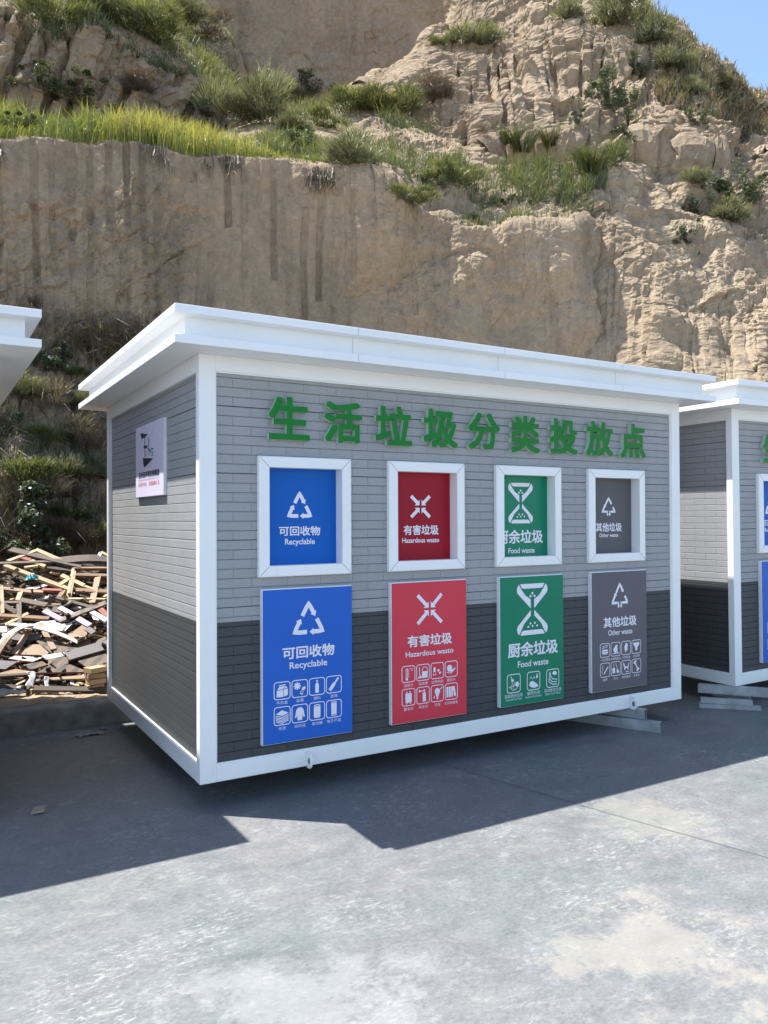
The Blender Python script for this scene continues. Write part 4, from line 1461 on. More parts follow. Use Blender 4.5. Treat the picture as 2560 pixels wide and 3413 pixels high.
o = cb.build('cardboard_scrap', M_CARD)
o.location = (c[0], c[1], 0.001)
o.rotation_euler = (0, 0, -0.25)
tag(o, 'small square of torn cardboard alone on the shaded concrete', 'cardboard')
# ------------------------------------------------------------------ heap of waste wood behind the kerb
def wood(name, col, grain=0.25, rough=0.75):
    m, nt, b = mat(name)
    oi = N(nt, 'ShaderNodeObjectInfo')
    tc = N(nt, 'ShaderNodeTexCoord')
    mp = N(nt, 'ShaderNodeMapping')
    mp.inputs['Scale'].default_value = (1.2, 14, 14)
    ad = N(nt, 'ShaderNodeVectorMath', operation='ADD')
    nt.links.new(tc.outputs['Object'], ad.inputs[0])
    cb = N(nt, 'ShaderNodeCombineXYZ')
    nt.links.new(mth(nt, 'MULTIPLY', oi.outputs['Random'], 9.0), cb.inputs[0])
    nt.links.new(cb.outputs[0], ad.inputs[1])
    nt.links.new(ad.outputs[0], mp.inputs[0])
    n1 = noise(nt, mp.outputs[0], 2.2, 6, 0.65, 0.4)
    n2 = noise(nt, ad.outputs[0], 3.0, 5, 0.6)
    lo = tuple(c * (1 - grain) for c in col)
    hi = tuple(min(1, c * (1 + grain * 0.8)) for c in col)
    c = ramp(nt, n1, [(0.3, lo), (0.7, hi)])
    c = mix(nt, 0.6, c, ramp(nt, n2, [(0.3, (0.65, 0.62, 0.6)), (0.6, (1.05, 1.05, 1.05))]), 'MULTIPLY')
    c = mix(nt, 1.0, c, ramp(nt, oi.outputs['Random'], [(0.0, (0.78, 0.76, 0.74)), (1.0, (1.12, 1.1, 1.06))]), 'MULTIPLY')
    nt.links.new(c, b.inputs['Base Color'])
    b.inputs['Roughness'].default_value = rough
    bump(nt, b, n1, 0.3, 0.004)
    return m


def laminate():
    m, nt, b = mat('striped_laminate')
    v = mapping(nt, (1, 1, 1), (0.2, 0.1, 0.75))
    w = N(nt, 'ShaderNodeTexWave', wave_type='BANDS', bands_direction='X')
    w.inputs['Scale'].default_value = 3.2
    w.inputs['Distortion'].default_value = 2.2
    w.inputs['Detail'].default_value = 3
    nt.links.new(v, w.inputs['Vector'])
    c = ramp(nt, w.outputs['Color'], [(0.0, (0.05, 0.043, 0.034)), (0.52, (0.085, 0.072, 0.052)), (0.60, (0.17, 0.10, 0.05)), (1.0, (0.13, 0.085, 0.05))])
    c = mix(nt, 0.7, c, ramp(nt, noise(nt, mapping(nt), 7, 6, 0.65), [(0.3, (0.55, 0.55, 0.55)), (0.7, (1.3, 1.3, 1.25))]), 'MULTIPLY')
    nt.links.new(c, b.inputs['Base Color'])
    b.inputs['Roughness'].default_value = 0.5
    return m


WD = dict(pale=wood('pale_timber', (0.50, 0.38, 0.22)), brown=wood('brown_timber', (0.22, 0.135, 0.08)), grey=wood('weathered_timber', (0.14, 0.11, 0.085), 0.35),
          dark=wood('dark_timber', (0.075, 0.058, 0.045), 0.3), tan=wood('plywood', (0.36, 0.255, 0.17), 0.12), white=wood('white_melamine', (0.72, 0.71, 0.69), 0.03, 0.4),
          lilac=wood('lilac_melamine', (0.42, 0.37, 0.52), 0.06, 0.45), slate=wood('slate_board', (0.13, 0.125, 0.125), 0.15, 0.5), lam=laminate(), red=wood('red_stained_timber', (0.33, 0.12, 0.09)))
PILE_N = Vector((-0.20, -0.42, 0.88)).normalized()


def zp(zx, zy, lift=0.0):
    d = 7.55 + (1950 - zy) / 1700 * 1.85
    P = at_dist(zx * 0.29390 / PX, (1750 + zy * 0.29390) / PX, d)
    return Vector(P) + Vector((0, 0, lift))


def plank(a, b, w, t, m, label, name='plank', cat='plank', group=None, roll=0.0, bow=0.0):
    """one board from a to b (top face centre line), with slightly broken ends"""
    a, b = Vector(a), Vector(b)
    d = (b - a)
    L = d.length
    X = d.normalized()
    Z = (PILE_N - X * PILE_N.dot(X)).normalized()
    Z = (Matrix.Rotation(roll, 3, X) @ Z)
    Y = Z.cross(X)
    n = 7 if bow else 2
    m_ = MB()
    rings = []
    for i in range(n):
        u = i / (n - 1)
        off = bow * 4 * u * (1 - u)
        j = [random.uniform(-1, 1) * min(0.03, L * 0.05) if i in (0, n - 1) else 0 for _ in range(4)]
        rings.append([(u * L + j[0], -w / 2, -t + off), (u * L + j[1], w / 2, -t + off), (u * L + j[1], w / 2, off), (u * L + j[0], -w / 2, off)])
    for p, q in zip(rings[:-1], rings[1:]):
        for k in range(4):
            l = (k + 1) % 4
            m_.poly([p[k], q[k], q[l], p[l]][::-1])
    m_.poly(rings[0])
    m_.poly(rings[-1][::-1])
    o = m_.build(name, WD[m])
    o.matrix_world = Matrix((X, Y, Z)).transposed().to_4x4()
    o.location = a
    return tag(o, label, cat, group)


def board(pts, t, m, label, name='board', cat='board', group=None, edge=None):
    """broken sheet with the outline pts (zoom pixels on the heap)"""
    P = [zp(*p, 0.015) for p in pts]
    c = sum(P, Vector()) / len(P)
    n = Vector()
    for i in range(len(P)):
        n += (P[i] - c).cross(P[(i + 1) % len(P)] - c)
    n.normalize()
    if n.z < 0:
        P = P[::-1]
        n = -n
    if n.z < 0.25:
        n = (n + Vector((0, 0, 0.3))).normalized()
    m_ = MB()
    T = [tuple(p - c) for p in P]
    Bt = [tuple(p - c - n * t) for p in P]
    m_.poly(T)
    m_.poly(Bt[::-1])
    for i in range(len(P)):
        j = (i + 1) % len(P)
        m_.poly([T[j], T[i], Bt[i], Bt[j]], 1)
    o = m_.build(name, [WD[m], WD[edge or m]])
    o.location = c
    return tag(o, label, cat, group)


# earth and scraps under the heap
def heap_z(d):
    return np.interp(d, [7.3, 7.75, 8.1, 9.15, 9.7], [0.02, 0.10, 0.42, 1.06, 1.25])


hx = np.arange(-5.5, 3.4, 0.05)
hy = np.arange(2.75, 6.4, 0.05)


def heap_f(X, Y):
    d = np.hypot(X - CAM[0], Y - CAM[1]) - 0.1 * np.sin(X * 2)
    fall = 1 - sstep(1.6, 3.0, X)
    return (heap_z(d) - 0.20) * fall + 0.12 * fbm(X * 2.4, Y * 2.4, X * 0, 4, 51) + 0.03 * fbm(X * 11, Y * 11, X * 0, 3, 52) - 0.25 * (1 - fall)


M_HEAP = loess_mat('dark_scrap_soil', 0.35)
tag(link('scrap_soil_mound', grid_mesh('scrap_soil_mound', hx, hy, heap_f), M_HEAP), kind='structure')

# loose splinters that nobody could count
sp = MB()
rs = random.Random(5)
for i in range(900):
    zx, zy = rs.uniform(-700, 1500), rs.uniform(420, 1800)
    c = zp(zx, zy, -0.09)
    L, w, t = rs.uniform(0.08, 0.4), rs.uniform(0.012, 0.05), rs.uniform(0.004, 0.02)
    mt = Matrix.Translation(c) @ Matrix.Rotation(rs.uniform(0, PI), 4, 'Z') @ Matrix.Rotation(rs.uniform(-0.5, 0.5), 4, 'X') @ Matrix.Rotation(rs.uniform(-0.5, 0.5), 4, 'Y')
    sp.box((-L / 2, -w / 2, -t / 2), (L / 2, w / 2, t / 2), mi=rs.choice([0, 1, 1, 2, 2, 2, 3, 4, 4, 4]), mat=mt)
tag(sp.build('wood_splinters', [WD['pale'], WD['brown'], WD['grey'], WD['white'], WD['dark']]), 'loose splinters and offcuts filling the gaps of the waste wood heap', 'splinters', kind='stuff')

# boards of the heap that only show in part: three kinds that nothing tells apart
FILL = [('dark', 'short dark board wedged in the tangle of the waste wood heap', 'dark boards in the heap'),
        ('brown', 'short brown board wedged in the tangle of the waste wood heap', 'brown boards in the heap'),
        ('pale', 'short pale batten wedged in the tangle of the waste wood heap', 'pale battens in the heap'),
        ('white', 'narrow white offcut wedged in the tangle of the waste wood heap', 'white offcuts in the heap'),
        ('grey', 'weathered grey brown board wedged in the tangle of the waste wood heap', 'weathered boards in the heap'),
        ('tan', 'plain plywood offcut wedged in the tangle of the waste wood heap', 'plywood offcuts in the heap')]
for i in range(160):
    zy = rs.uniform(430, 1640)
    zx = rs.uniform(-420, 1330)
    low = zy > 1050
    k = rs.choices(range(6), [5, 4, 1, 2, 3, 2] if low else [5, 5, 3, 1, 3, 1])[0]
    ang = rs.gauss(0.0, 0.5) if rs.random() < 0.8 else rs.uniform(-1.3, 1.3)
    L = rs.uniform(180, 620)
    c = (zx, zy)
    a = zp(zx - L / 2 * math.cos(ang), zy + L / 2 * math.sin(ang) * 0.45, rs.uniform(-0.15, -0.06))
    b = zp(zx + L / 2 * math.cos(ang), zy - L / 2 * math.sin(ang) * 0.45, rs.uniform(-0.15, -0.05))
    w = {'dark': 0.09, 'brown': 0.07, 'pale': 0.04, 'white': 0.05, 'grey': 0.09, 'tan': 0.14}[FILL[k][0]] * rs.uniform(0.7, 1.7)
    plank(a, b, w, rs.uniform(0.010, 0.03), FILL[k][0], FILL[k][1], group=FILL[k][2], roll=rs.uniform(-0.7, 0.7), bow=rs.choice([0, 0, 0, 0.03]))

P_ = [
    ((45, 478), (790, 755), .050, .040, 'pale', 'long pale batten slanting down to the right across the whole heap'),
    ((400, 300), (720, 440), .050, .035, 'pale', 'pale batten falling to the right from the highest peak of the heap'),
    ((90, 435), (400, 318), .045, .035, 'pale', 'pale batten rising from the left to the highest peak of the heap'),
    ((205, 382), (350, 425), .050, .035, 'red', 'short red stained batten just below the left peak of the heap'),
    ((350, 428), (505, 492), .045, .035, 'pale', 'short pale batten continuing the red stained one downwards'),
    ((125, 302), (940, 492), .085, .020, 'grey', 'wide weathered board crossing behind the peak battens'),
    ((-60, 462), (745, 432), .040, .020, 'grey', 'thin weathered board lying level across the upper heap'),
    ((275, 507), (430, 486), .030, .025, 'pale', 'small pale stick lying under the upper weathered boards'),
    ((690, 592), (952, 712), .050, .035, 'pale', 'pale batten slanting between the upright frame posts'),
    ((672, 706), (785, 632), .050, .030, 'pale', 'short pale piece propped under the slanting batten left of the frame'),
    ((762, 862), (832, 520), .030, .028, 'pale', 'left upright of the thin pale frame standing in the heap'),
    ((792, 862), (852, 548), .024, .024, 'tan', 'right upright of the thin pale frame standing in the heap'),
    ((838, 512), (1330, 512), .030, .030, 'brown', 'uppermost brown rail of the broken frame by the booth corner'),
    ((850, 588), (1330, 600), .050, .035, 'brown', 'thick brown rail below the uppermost rail by the booth corner'),
    ((750, 862), (1330, 868), .024, .024, 'pale', 'thin pale rail at the bottom of the broken frame'),
    ((1045, 905), (1112, 605), .060, .022, 'tan', 'wide upright plywood strip in the broken frame'),
    ((868, 762), (1330, 785), .060, .022, 'brown', 'brown rail halfway down the broken frame'),
    ((960, 720), (1062, 755), .030, .025, 'pale', 'stub of pale batten sticking out behind the frame'),
    ((15, 742), (350, 782), .050, .030, 'tan', 'tan board forming the top of the open crate at the left'),
    ((380, 778), (492, 782), .050, .030, 'tan', 'short tan block in line with the crate top board'),
    ((480, 758), (692, 766), .035, .030, 'red', 'reddish rail right of the open crate'),
    ((665, 848), (722, 770), .045, .030, 'brown', 'short brown prop below the reddish rail'),
    ((-120, 905), (236, 905), .040, .040, 'grey', 'upper grey brown rail of the low crate at the left photo edge'),
    ((215, 1150), (214, 892), .045, .035, 'grey', 'post of the low crate at the left photo edge'),
    ((-120, 1045), (548, 1085), .050, .030, 'brown', 'lower brown rail running right from the low crate'),
    ((28, 1030), (14, 715), .035, .030, 'tan', 'pale tan post at the far left of the heap'),
    ((200, 880), (236, 780), .045, .030, 'pale', 'pale leg below the crate top board'),
    ((-20, 900), (182, 1022), .050, .030, 'dark', 'dark brace slanting inside the low crate'),
    ((65, 1158), (315, 1032), .040, .030, 'pale', 'pale batten leaning up in front of the low crate'),
    ((210, 872), (525, 935), .070, .025, 'grey', 'weathered board running right from the crate leg'),
    ((635, 845), (1062, 968), .040, .025, 'grey', 'narrow grey plank in front of the broken frame, falling right'),
    ((645, 1122), (1260, 885), .070, .018, 'lam', 'long patterned plank rising right towards the booth corner'),
    ((500, 1000), (692, 1098), .060, .020, 'lilac', 'left of the two lilac strips in the middle of the heap'),
    ((875, 1085), (1022, 1172), .065, .020, 'lilac', 'right of the two lilac strips, nearer the booth'),
    ((668, 960), (822, 1042), .055, .030, 'white', 'cream white block lying right of the left lilac strip'),
    ((1030, 1008), (1208, 1112), .055, .030, 'white', 'cream white block close to the booth corner'),
    ((446, 1132), (605, 1432), .050, .010, 'tan', 'tan strip lying steeply over the long white trim'),
    ((352, 1182), (168, 1482), .055, .010, 'tan', 'tan strip lying steeply left of the patterned sheet'),
    ((775, 1512), (1300, 1362), .150, .018, 'slate', 'broad slate grey plank under the booth corner'),
    ((985, 1200), (1062, 1255), .060, .025, 'slate', 'stub of slate grey board below the right lilac strip'),
    ((1140, 985), (1240, 1085), .060, .020, 'red', 'orange brown offcut tilted against the booth corner'),
    ((-40, 1745), (330, 1720), .030, .015, 'dark', 'dark lath along the left front edge of the heap'),
    ((360, 1885), (1200, 1895), .060, .020, 'dark', 'dark board flat on the dirt under the front of the heap'),
    ((-200, 1850), (350, 1880), .050, .020, 'dark', 'dark board on the dirt behind the left plastic strip'),
]
for a, b, w, t, m, lb in P_:
    plank(zp(*a, 0.03), zp(*b, 0.03), w, t, m, lb)
plank(zp(120, 1190, .06), zp(890, 1385, .05), .045, .012, 'white', 'long white trim bowing down to the right across the heap', bow=0.05)
plank(zp(-30, 1450, .06), zp(440, 1205, .06), .055, .012, 'white', 'white trim curving up from the left photo edge', bow=0.08)
plank(zp(-30, 1520, .05), zp(330, 1235, .05), .050, .012, 'tan', 'tan trim curving up beside the white one at the left', bow=0.08)
plank(zp(1108, 392, .02), zp(1142, 330, .02), .035, .03, 'white', 'short white stick leaning at the top right of the heap')
plank(zp(1142, 330, .03), zp(1290, 395, .02), .035, .03, 'pale', 'pale stick falling right from the top right corner of the heap')
plank(zp(670, 402, .0), zp(1340, 392, .0), .14, .03, 'dark', 'long blackish board along the rear top of the heap', bow=0.03)
plank(zp(520, 470, .0), zp(840, 512, .0), .05, .02, 'dark', 'dark lath under the weathered board near the top')
B_ = [
    ([(350, 1150), (480, 1105), (620, 1100), (640, 1125), (820, 1135), (740, 1215), (250, 1190)], .012, 'white', 'large broken white panel shining in the middle of the heap', None),
    ([(-60, 1165), (75, 1165), (80, 1225), (-60, 1235)], .02, 'white', 'white panel corner at the left photo edge', None),
    ([(880, 438), (1000, 436), (1085, 478), (960, 470)], .010, 'white', 'white panel scrap near the top right of the heap', None),
    ([(280, 735), (500, 690), (540, 700), (400, 738)], .010, 'white', 'thin white panel below the upper boards at the left', None),
    ([(690, 1262), (840, 1238), (985, 1298), (860, 1348)], .015, 'tan', 'clean plywood sheet right of the long white trim', None),
    ([(820, 1232), (930, 1150), (990, 1185), (985, 1290)], .015, 'tan', 'plywood sheet tilted up beside the clean one', None),
    ([(410, 1332), (530, 1298), (890, 1408), (860, 1425), (585, 1472)], .018, 'lam', 'patterned laminate sheet under the steep tan strip', 'tan'),
    ([(185, 1238), (475, 1262), (462, 1312), (250, 1332), (60, 1300)], .018, 'slate', 'slate grey sheet left of the steep tan strips', None),
    ([(235, 1485), (330, 1372), (450, 1370), (552, 1462), (530, 1492)], .012, 'tan', 'bare plywood sheet in front of the patterned sheet', None),
    ([(500, 940), (640, 935), (700, 990), (680, 1010), (510, 980)], .018, 'lam', 'patterned scrap above the left lilac strip', None),
    ([(545, 1492), (770, 1452), (775, 1592), (550, 1632)], .020, 'lam', 'small square patterned board tilted towards the viewer', 'slate'),
    ([(420, 1692), (560, 1608), (800, 1600), (1000, 1682)], .020, 'lam', 'wide patterned sheet along the front edge of the heap', 'red'),
    ([(880, 1560), (1060, 1478), (1290, 1462), (1290, 1622), (1000, 1645)], .020, 'lam', 'patterned sheet lying next to the booth post', 'red'),
    ([(470, 1500), (990, 1412), (940, 1452), (530, 1542)], .015, 'white', 'white panel between the square patterned board and the slate plank', None),
    ([(-80, 1545), (200, 1566), (60, 1652), (-80, 1640)], .015, 'slate', 'slate grey panel at the left photo edge', 'red'),
    ([(215, 1612), (480, 1562), (540, 1600), (360, 1652), (230, 1640)], .018, 'lam', 'patterned scrap left of the square patterned board', 'red'),
    ([(-80, 1715), (180, 1650), (420, 1690), (330, 1712), (60, 1722)], .012, 'tan', 'plywood sheet along the left front edge of the heap', None),
    ([(530, 1752), (990, 1716), (1080, 1722), (960, 1756), (600, 1772)], .014, 'tan', 'warped plywood sheet jutting out over the dark gap at the front', None),
    ([(160, 1500), (480, 1520), (370, 1565), (90, 1530)], .012, 'white', 'narrow white panel left of the bare plywood sheet', None),
    ([(1040, 1040), (1130, 1050), (1120, 1095), (1060, 1085)], .012, 'white', 'rounded white scrap near the cream white blocks', None),
    ([(30, 1240), (190, 1262), (150, 1285), (20, 1275)], .010, 'white', 'small pale panel scrap beside the slate grey sheet', None),
]
for pts, t, m, lb, ed in B_:
    board(pts, t, m, lb, edge=ed)
# blocks
for i, (zx, zy, s) in enumerate([(1095, 1690, 1.1), (1090, 1750, 1.0), (1098, 1800, 0.95), (1085, 1850, 1.0)]):
    c = zp(zx, 1880)
    z = 0.305 - 0.052 * i
    m_ = MB()
    m_.box((-0.075 * s, -0.06, 0), (0.075 * s, 0.06, 0.046), bev=0.003)
    o = m_.build('wood_block', WD['tan' if i % 2 else 'pale'])
    o.location = (c.x, c.y + 0.06, z - 0.03)
    o.rotation_euler = (0, 0, [0.45, 0.1, 0.2, 0.05][i])
    tag(o, ['topmost', 'second from top', 'second from bottom', 'lowest'][i] + ' block of the wooden stack beside the booth post', 'wood block', 'wooden blocks under the heap')
c = zp(420, 1845)
m_ = MB()
m_.box((-0.05, -0.06, 0), (0.06, 0.06, 0.055), bev=0.003)
o = m_.build('wood_block', WD['pale'])
o.location = (c.x, c.y + 0.05, 0.10)
o.rotation_euler = (0, 0, 0.3)
tag(o, 'single wooden block between the two plastic strips', 'wood block', 'wooden blocks under the heap')


def ribbon(pts, w, label, mt):
    P = [Vector(p) for p in pts]
    Q = []
    for i in range(len(P) - 1):
        a, b, c, d = P[max(i - 1, 0)], P[i], P[i + 1], P[min(i + 2, len(P) - 1)]
        for k in range(6):
            t = k / 6
            Q.append(0.5 * ((2 * b) + (c - a) * t + (2 * a - 5 * b + 4 * c - d) * t * t + (3 * b - a - 3 * c + d) * t ** 3))
    Q.append(P[-1])
    m_ = MB()
    V, Fc = [], []
    for i, q in enumerate(Q):
        tn = (Q[min(i + 1, len(Q) - 1)] - Q[max(i - 1, 0)]).normalized()
        sd = tn.cross(Vector((0.2, -0.9, 0.4))).normalized()
        for k in range(5):
            u = k / 4 - 0.5
            nz = 0.008 * float(vnoise(np.float64(i * 0.6), np.float64(k * 1.3), np.float64(w * 50), 3))
            V.append(q + sd * u * w * (0.8 + 0.15 * math.sin(i * 0.7)) + Vector((0, -1, 0.5)) * nz)
    for i in range(len(Q) - 1):
        for k in range(4):
            Fc.append((i * 5 + k, i * 5 + k + 1, i * 5 + k + 6, i * 5 + k + 5))
    m_.raw(V, Fc)
    o = m_.build('plastic_strip', mt, smooth=True)
    sm = o.modifiers.new('thickness', 'SOLIDIFY')
    sm.thickness = 0.003
    tag(o, label, 'plastic strip')


M_PLASTIC = simple('milky_plastic_film', (0.42, 0.42, 0.41), 0.35, var=0.25, scale=14)
ribbon([zp(345, 1695, .03), zp(365, 1760, 0.02), zp(330, 1850, .02), zp(270, 1890, .02), zp(150, 1895, .01), zp(0, 1900, .0), zp(-150, 1910, .0)], 0.075, 'torn milky plastic strip hanging over the left front of the heap', M_PLASTIC)
ribbon([zp(530, 1755, .03), zp(530, 1810, .0), zp(555, 1870, .0), zp(600, 1892, .0), zp(665, 1898, .0)], 0.05, 'narrow milky plastic strip hanging in the dark gap of the heap', M_PLASTIC)
M_CYAN = simple('turquoise_foam', (0.08, 0.42, 0.50), 0.6)
c = zp(345, 655, 0.03)
cr = crumple('foam_scrap', c.x, c.y, c.z, 0.05, 0.05, 0.05, 17, M_CYAN, 9)
tag(cr, 'turquoise foam scrap among the upper boards at the left', 'foam')
# ------------------------------------------------------------------ grass and plants
def blade_mesh(name, P, h, w, mat_, lean=0.35, droop=0.3, tint=None, up=None, seed=0, spread=None):
    """many narrow leaves: base, bend and tip"""
    rg = np.random.default_rng(seed)
    n = len(P)
    a = rg.uniform(0, 2 * np.pi, n)
    side = np.stack([np.cos(a), np.sin(a), np.zeros(n)], -1)
    b = rg.uniform(0, 2 * np.pi, n)
    out = np.stack([np.cos(b), np.sin(b), np.zeros(n)], -1) if spread is None else spread
    upv = np.tile([0, 0, 1.0], (n, 1)) if up is None else up
    h = np.asarray(h)[:, None] * np.ones((n, 1))
    w = np.asarray(w)[:, None] * np.ones((n, 1)) if np.ndim(w) else np.full((n, 1), w)
    ln = lean * rg.uniform(0.2, 1.4, (n, 1))
    m1 = P + upv * h * 0.55 + out * h * ln * 0.35
    t1 = P + upv * h * (1 - droop * ln) + out * h * ln
    V = np.stack([P - side * w * 0.5, P + side * w * 0.5, m1 + side * w * 0.4, m1 - side * w * 0.4, t1], 1).reshape(-1, 3)
    i = np.arange(n)[:, None] * 5
    q = i + np.array([[0, 1, 2, 3]])
    t = i + np.array([[3, 2, 4]])
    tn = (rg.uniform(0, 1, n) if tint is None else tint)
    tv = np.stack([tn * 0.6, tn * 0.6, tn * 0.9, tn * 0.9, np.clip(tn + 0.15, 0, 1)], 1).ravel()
    return np_mesh(name, V, quads=q, tris=t, attrs={'tint': tv}, smooth=False)


def scatter(S, n, r0, r1, x0, x1, seed, dens=None):
    """points on a terrain sheet between two rows (fractions of its segments) and two photo columns"""
    rg = np.random.default_rng(seed)
    P = S['P']
    seg = S['seg']

    def row(f):
        k = min(int(f), int(seg.max()))
        idx = np.nonzero(seg == k)[0]
        return idx[0] + (f - k) * (len(idx) - 1)
    a, b = row(r0), row(r1)
    cx = S['px'][int((a + b) / 2)]
    c0, c1 = np.searchsorted(cx, x0), np.searchsorted(cx, x1)
    ri = rg.uniform(a, b, n * 3)
    ci = rg.uniform(c0, min(c1, P.shape[1] - 2), n * 3)
    i, j = ri.astype(int), ci.astype(int)
    i = np.clip(i, 0, P.shape[0] - 2)
    j = np.clip(j, 0, P.shape[1] - 2)
    fi, fj = (ri - i)[:, None], (ci - j)[:, None]
    Q = (P[i, j] * (1 - fi) + P[i + 1, j] * fi) * (1 - fj) + (P[i, j + 1] * (1 - fi) + P[i + 1, j + 1] * fi) * fj
    px, py = S['px'][i, j], S['py'][i, j]
    keep = np.ones(len(Q), bool)
    if dens is not None:
        keep = rg.uniform(0, 1, len(Q)) < dens(Q, px, py)
    idx = np.nonzero(keep)[0][:n]
    return Q[idx], px[idx], py[idx]


def clump(Q, sc, seed, lo=-0.1, hi=0.35):
    return sstep(lo, hi, fbm(Q[:, 0] * sc, Q[:, 1] * sc, Q[:, 2] * sc, 3, seed))


def stuff(name, me, m, label, cat):
    return tag(link(name, me, m), label, cat, kind='stuff')


# tall grass along the lip of the lower cliff
Q, px, py = scatter(S_LOW, 22000, 2.0, 3.3, -700, 680, 1, lambda q, x, y: 0.35 + 0.65 * clump(q, 1.3, 81))
hh = (0.22 + 0.34 * clump(Q, 1.1, 82)) * np.random.default_rng(2).uniform(0.5, 1.25, len(Q)) * (1 - 0.35 * sstep(380, 620, px))
tint = np.clip(0.25 + 0.6 * clump(Q, 0.7, 83) + np.random.default_rng(3).normal(0, 0.18, len(Q)), 0, 1)
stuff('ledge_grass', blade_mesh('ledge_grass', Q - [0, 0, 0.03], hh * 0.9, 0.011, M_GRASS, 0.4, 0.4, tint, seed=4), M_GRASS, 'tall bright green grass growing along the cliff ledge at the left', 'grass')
Q, px, py = scatter(S_LOW, 6500, 2.0, 3.2, 560, 1330, 11, lambda q, x, y: 0.03 + 0.9 * clump(q, 1.0, 84, 0.0, 0.3) * (1 - 0.6 * sstep(2.6, 3.4, q[:, 2] * 0)))
hh = (0.16 + 0.32 * clump(Q, 1.1, 85)) * np.random.default_rng(5).uniform(0.5, 1.2, len(Q))
tint = np.clip(0.15 + 0.45 * clump(Q, 0.7, 86) + np.random.default_rng(6).normal(0, 0.18, len(Q)), 0, 1)
QS = scatter(S_LOW, 8500, 2.45, 3.12, 560, 1310, 12, lambda q, x, y: 0.25 + 0.75 * clump(q, 1.2, 184, -0.1, 0.25))[0]
Q = np.concatenate([Q, QS])
hh = np.concatenate([hh, np.random.default_rng(55).uniform(0.12, 0.42, len(QS))])
tint = np.concatenate([tint, np.random.default_rng(56).uniform(0.1, 0.8, len(QS))])
stuff('slope_grass', blade_mesh('slope_grass', Q - [0, 0, 0.03], hh, 0.011, M_GRASS2, 0.5, 0.4, tint, seed=7), M_GRASS2, 'patchy green grass along the worn cliff ledge in the middle', 'grass')
Q, px, py = scatter(S_LOW, 4200, 3.1, 4.0, 430, 1000, 21, lambda q, x, y: 0.04 + 0.9 * clump(q, 0.8, 87, 0.0, 0.35))
hh = (0.14 + 0.28 * clump(Q, 0.9, 88)) * np.random.default_rng(8).uniform(0.5, 1.2, len(Q))
stuff('gully_grass', blade_mesh('gully_grass', Q - [0, 0, 0.03], hh, 0.012, M_GRASS2, 0.6, 0.4, seed=9), M_GRASS2, 'green grass covering the gully between the cliff parts', 'grass')
# withered roots and stalks hanging under the lip
Q, px, py = scatter(S_LOW, 4200, 1.93, 2.25, -500, 720, 31, lambda q, x, y: clump(q, 1.2, 89, -0.15, 0.3) * (0.5 + 0.5 * sstep(250, 420, x)))
dn = np.tile([0, 0, -1.0], (len(Q), 1))
sp_ = (CAM[:2] - Q[:, :2])
sp_ = np.concatenate([sp_ / np.linalg.norm(sp_, axis=1, keepdims=True), np.zeros((len(Q), 1))], 1) + np.random.default_rng(1).normal(0, 0.5, (len(Q), 3)) * [1, 1, 0]
stuff('dry_roots', blade_mesh('dry_roots', Q + sp_ * 0.03, np.random.default_rng(10).uniform(0.08, 0.42, len(Q)), 0.010, M_DRY, 0.5, 0.4, up=dn, spread=sp_, seed=12), M_DRY, 'withered stalks and roots hanging under the grassy cliff lip', 'dry stalks')
# hill above the upper left block
Q, px, py = scatter(S_BLOCK, 26000, 0.93, 2.0, -300, 520, 41, lambda q, x, y: 0.35 + 0.65 * clump(q, 0.8, 90))
hh = (0.22 + 0.4 * clump(Q, 0.8, 91)) * np.random.default_rng(11).uniform(0.4, 1.25, len(Q))
tint = np.clip(0.1 + 0.7 * clump(Q, 0.5, 92) + np.random.default_rng(13).normal(0, 0.2, len(Q)), 0, 1)
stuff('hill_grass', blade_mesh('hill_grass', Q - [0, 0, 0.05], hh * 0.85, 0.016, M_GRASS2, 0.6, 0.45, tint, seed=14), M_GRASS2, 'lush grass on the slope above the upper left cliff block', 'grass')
# dry slope at the far right
Q, px, py = scatter(S_MOUND, 15000, 1.75, 3.0, 1425, 1990, 51, lambda q, x, y: 0.45 + 0.55 * clump(q, 0.6, 93))
hh = (0.22 + 0.3 * clump(Q, 0.6, 94)) * np.random.default_rng(15).uniform(0.5, 1.2, len(Q))
stuff('straw_slope_grass', blade_mesh('straw_slope_grass', Q - [0, 0, 0.05], hh, 0.03, M_DRYHILL, 0.6, 0.4, seed=16), M_DRYHILL, 'straw coloured dry grass on the slope at the far right', 'grass')
Q, px, py = scatter(S_MOUND, 4200, 2.35, 3.0, 1180, 1600, 56, lambda q, x, y: 0.2 + 0.8 * clump(q, 0.9, 96))
hh = (0.25 + 0.4 * clump(Q, 0.8, 97)) * np.random.default_rng(18).uniform(0.5, 1.2, len(Q))
stuff('ridge_grass', blade_mesh('ridge_grass', Q - [0, 0, 0.05], hh, 0.026, M_SAGE, 0.5, 0.4, seed=19), M_SAGE, 'grey green grass along the sunlit ridge against the sky', 'grass')
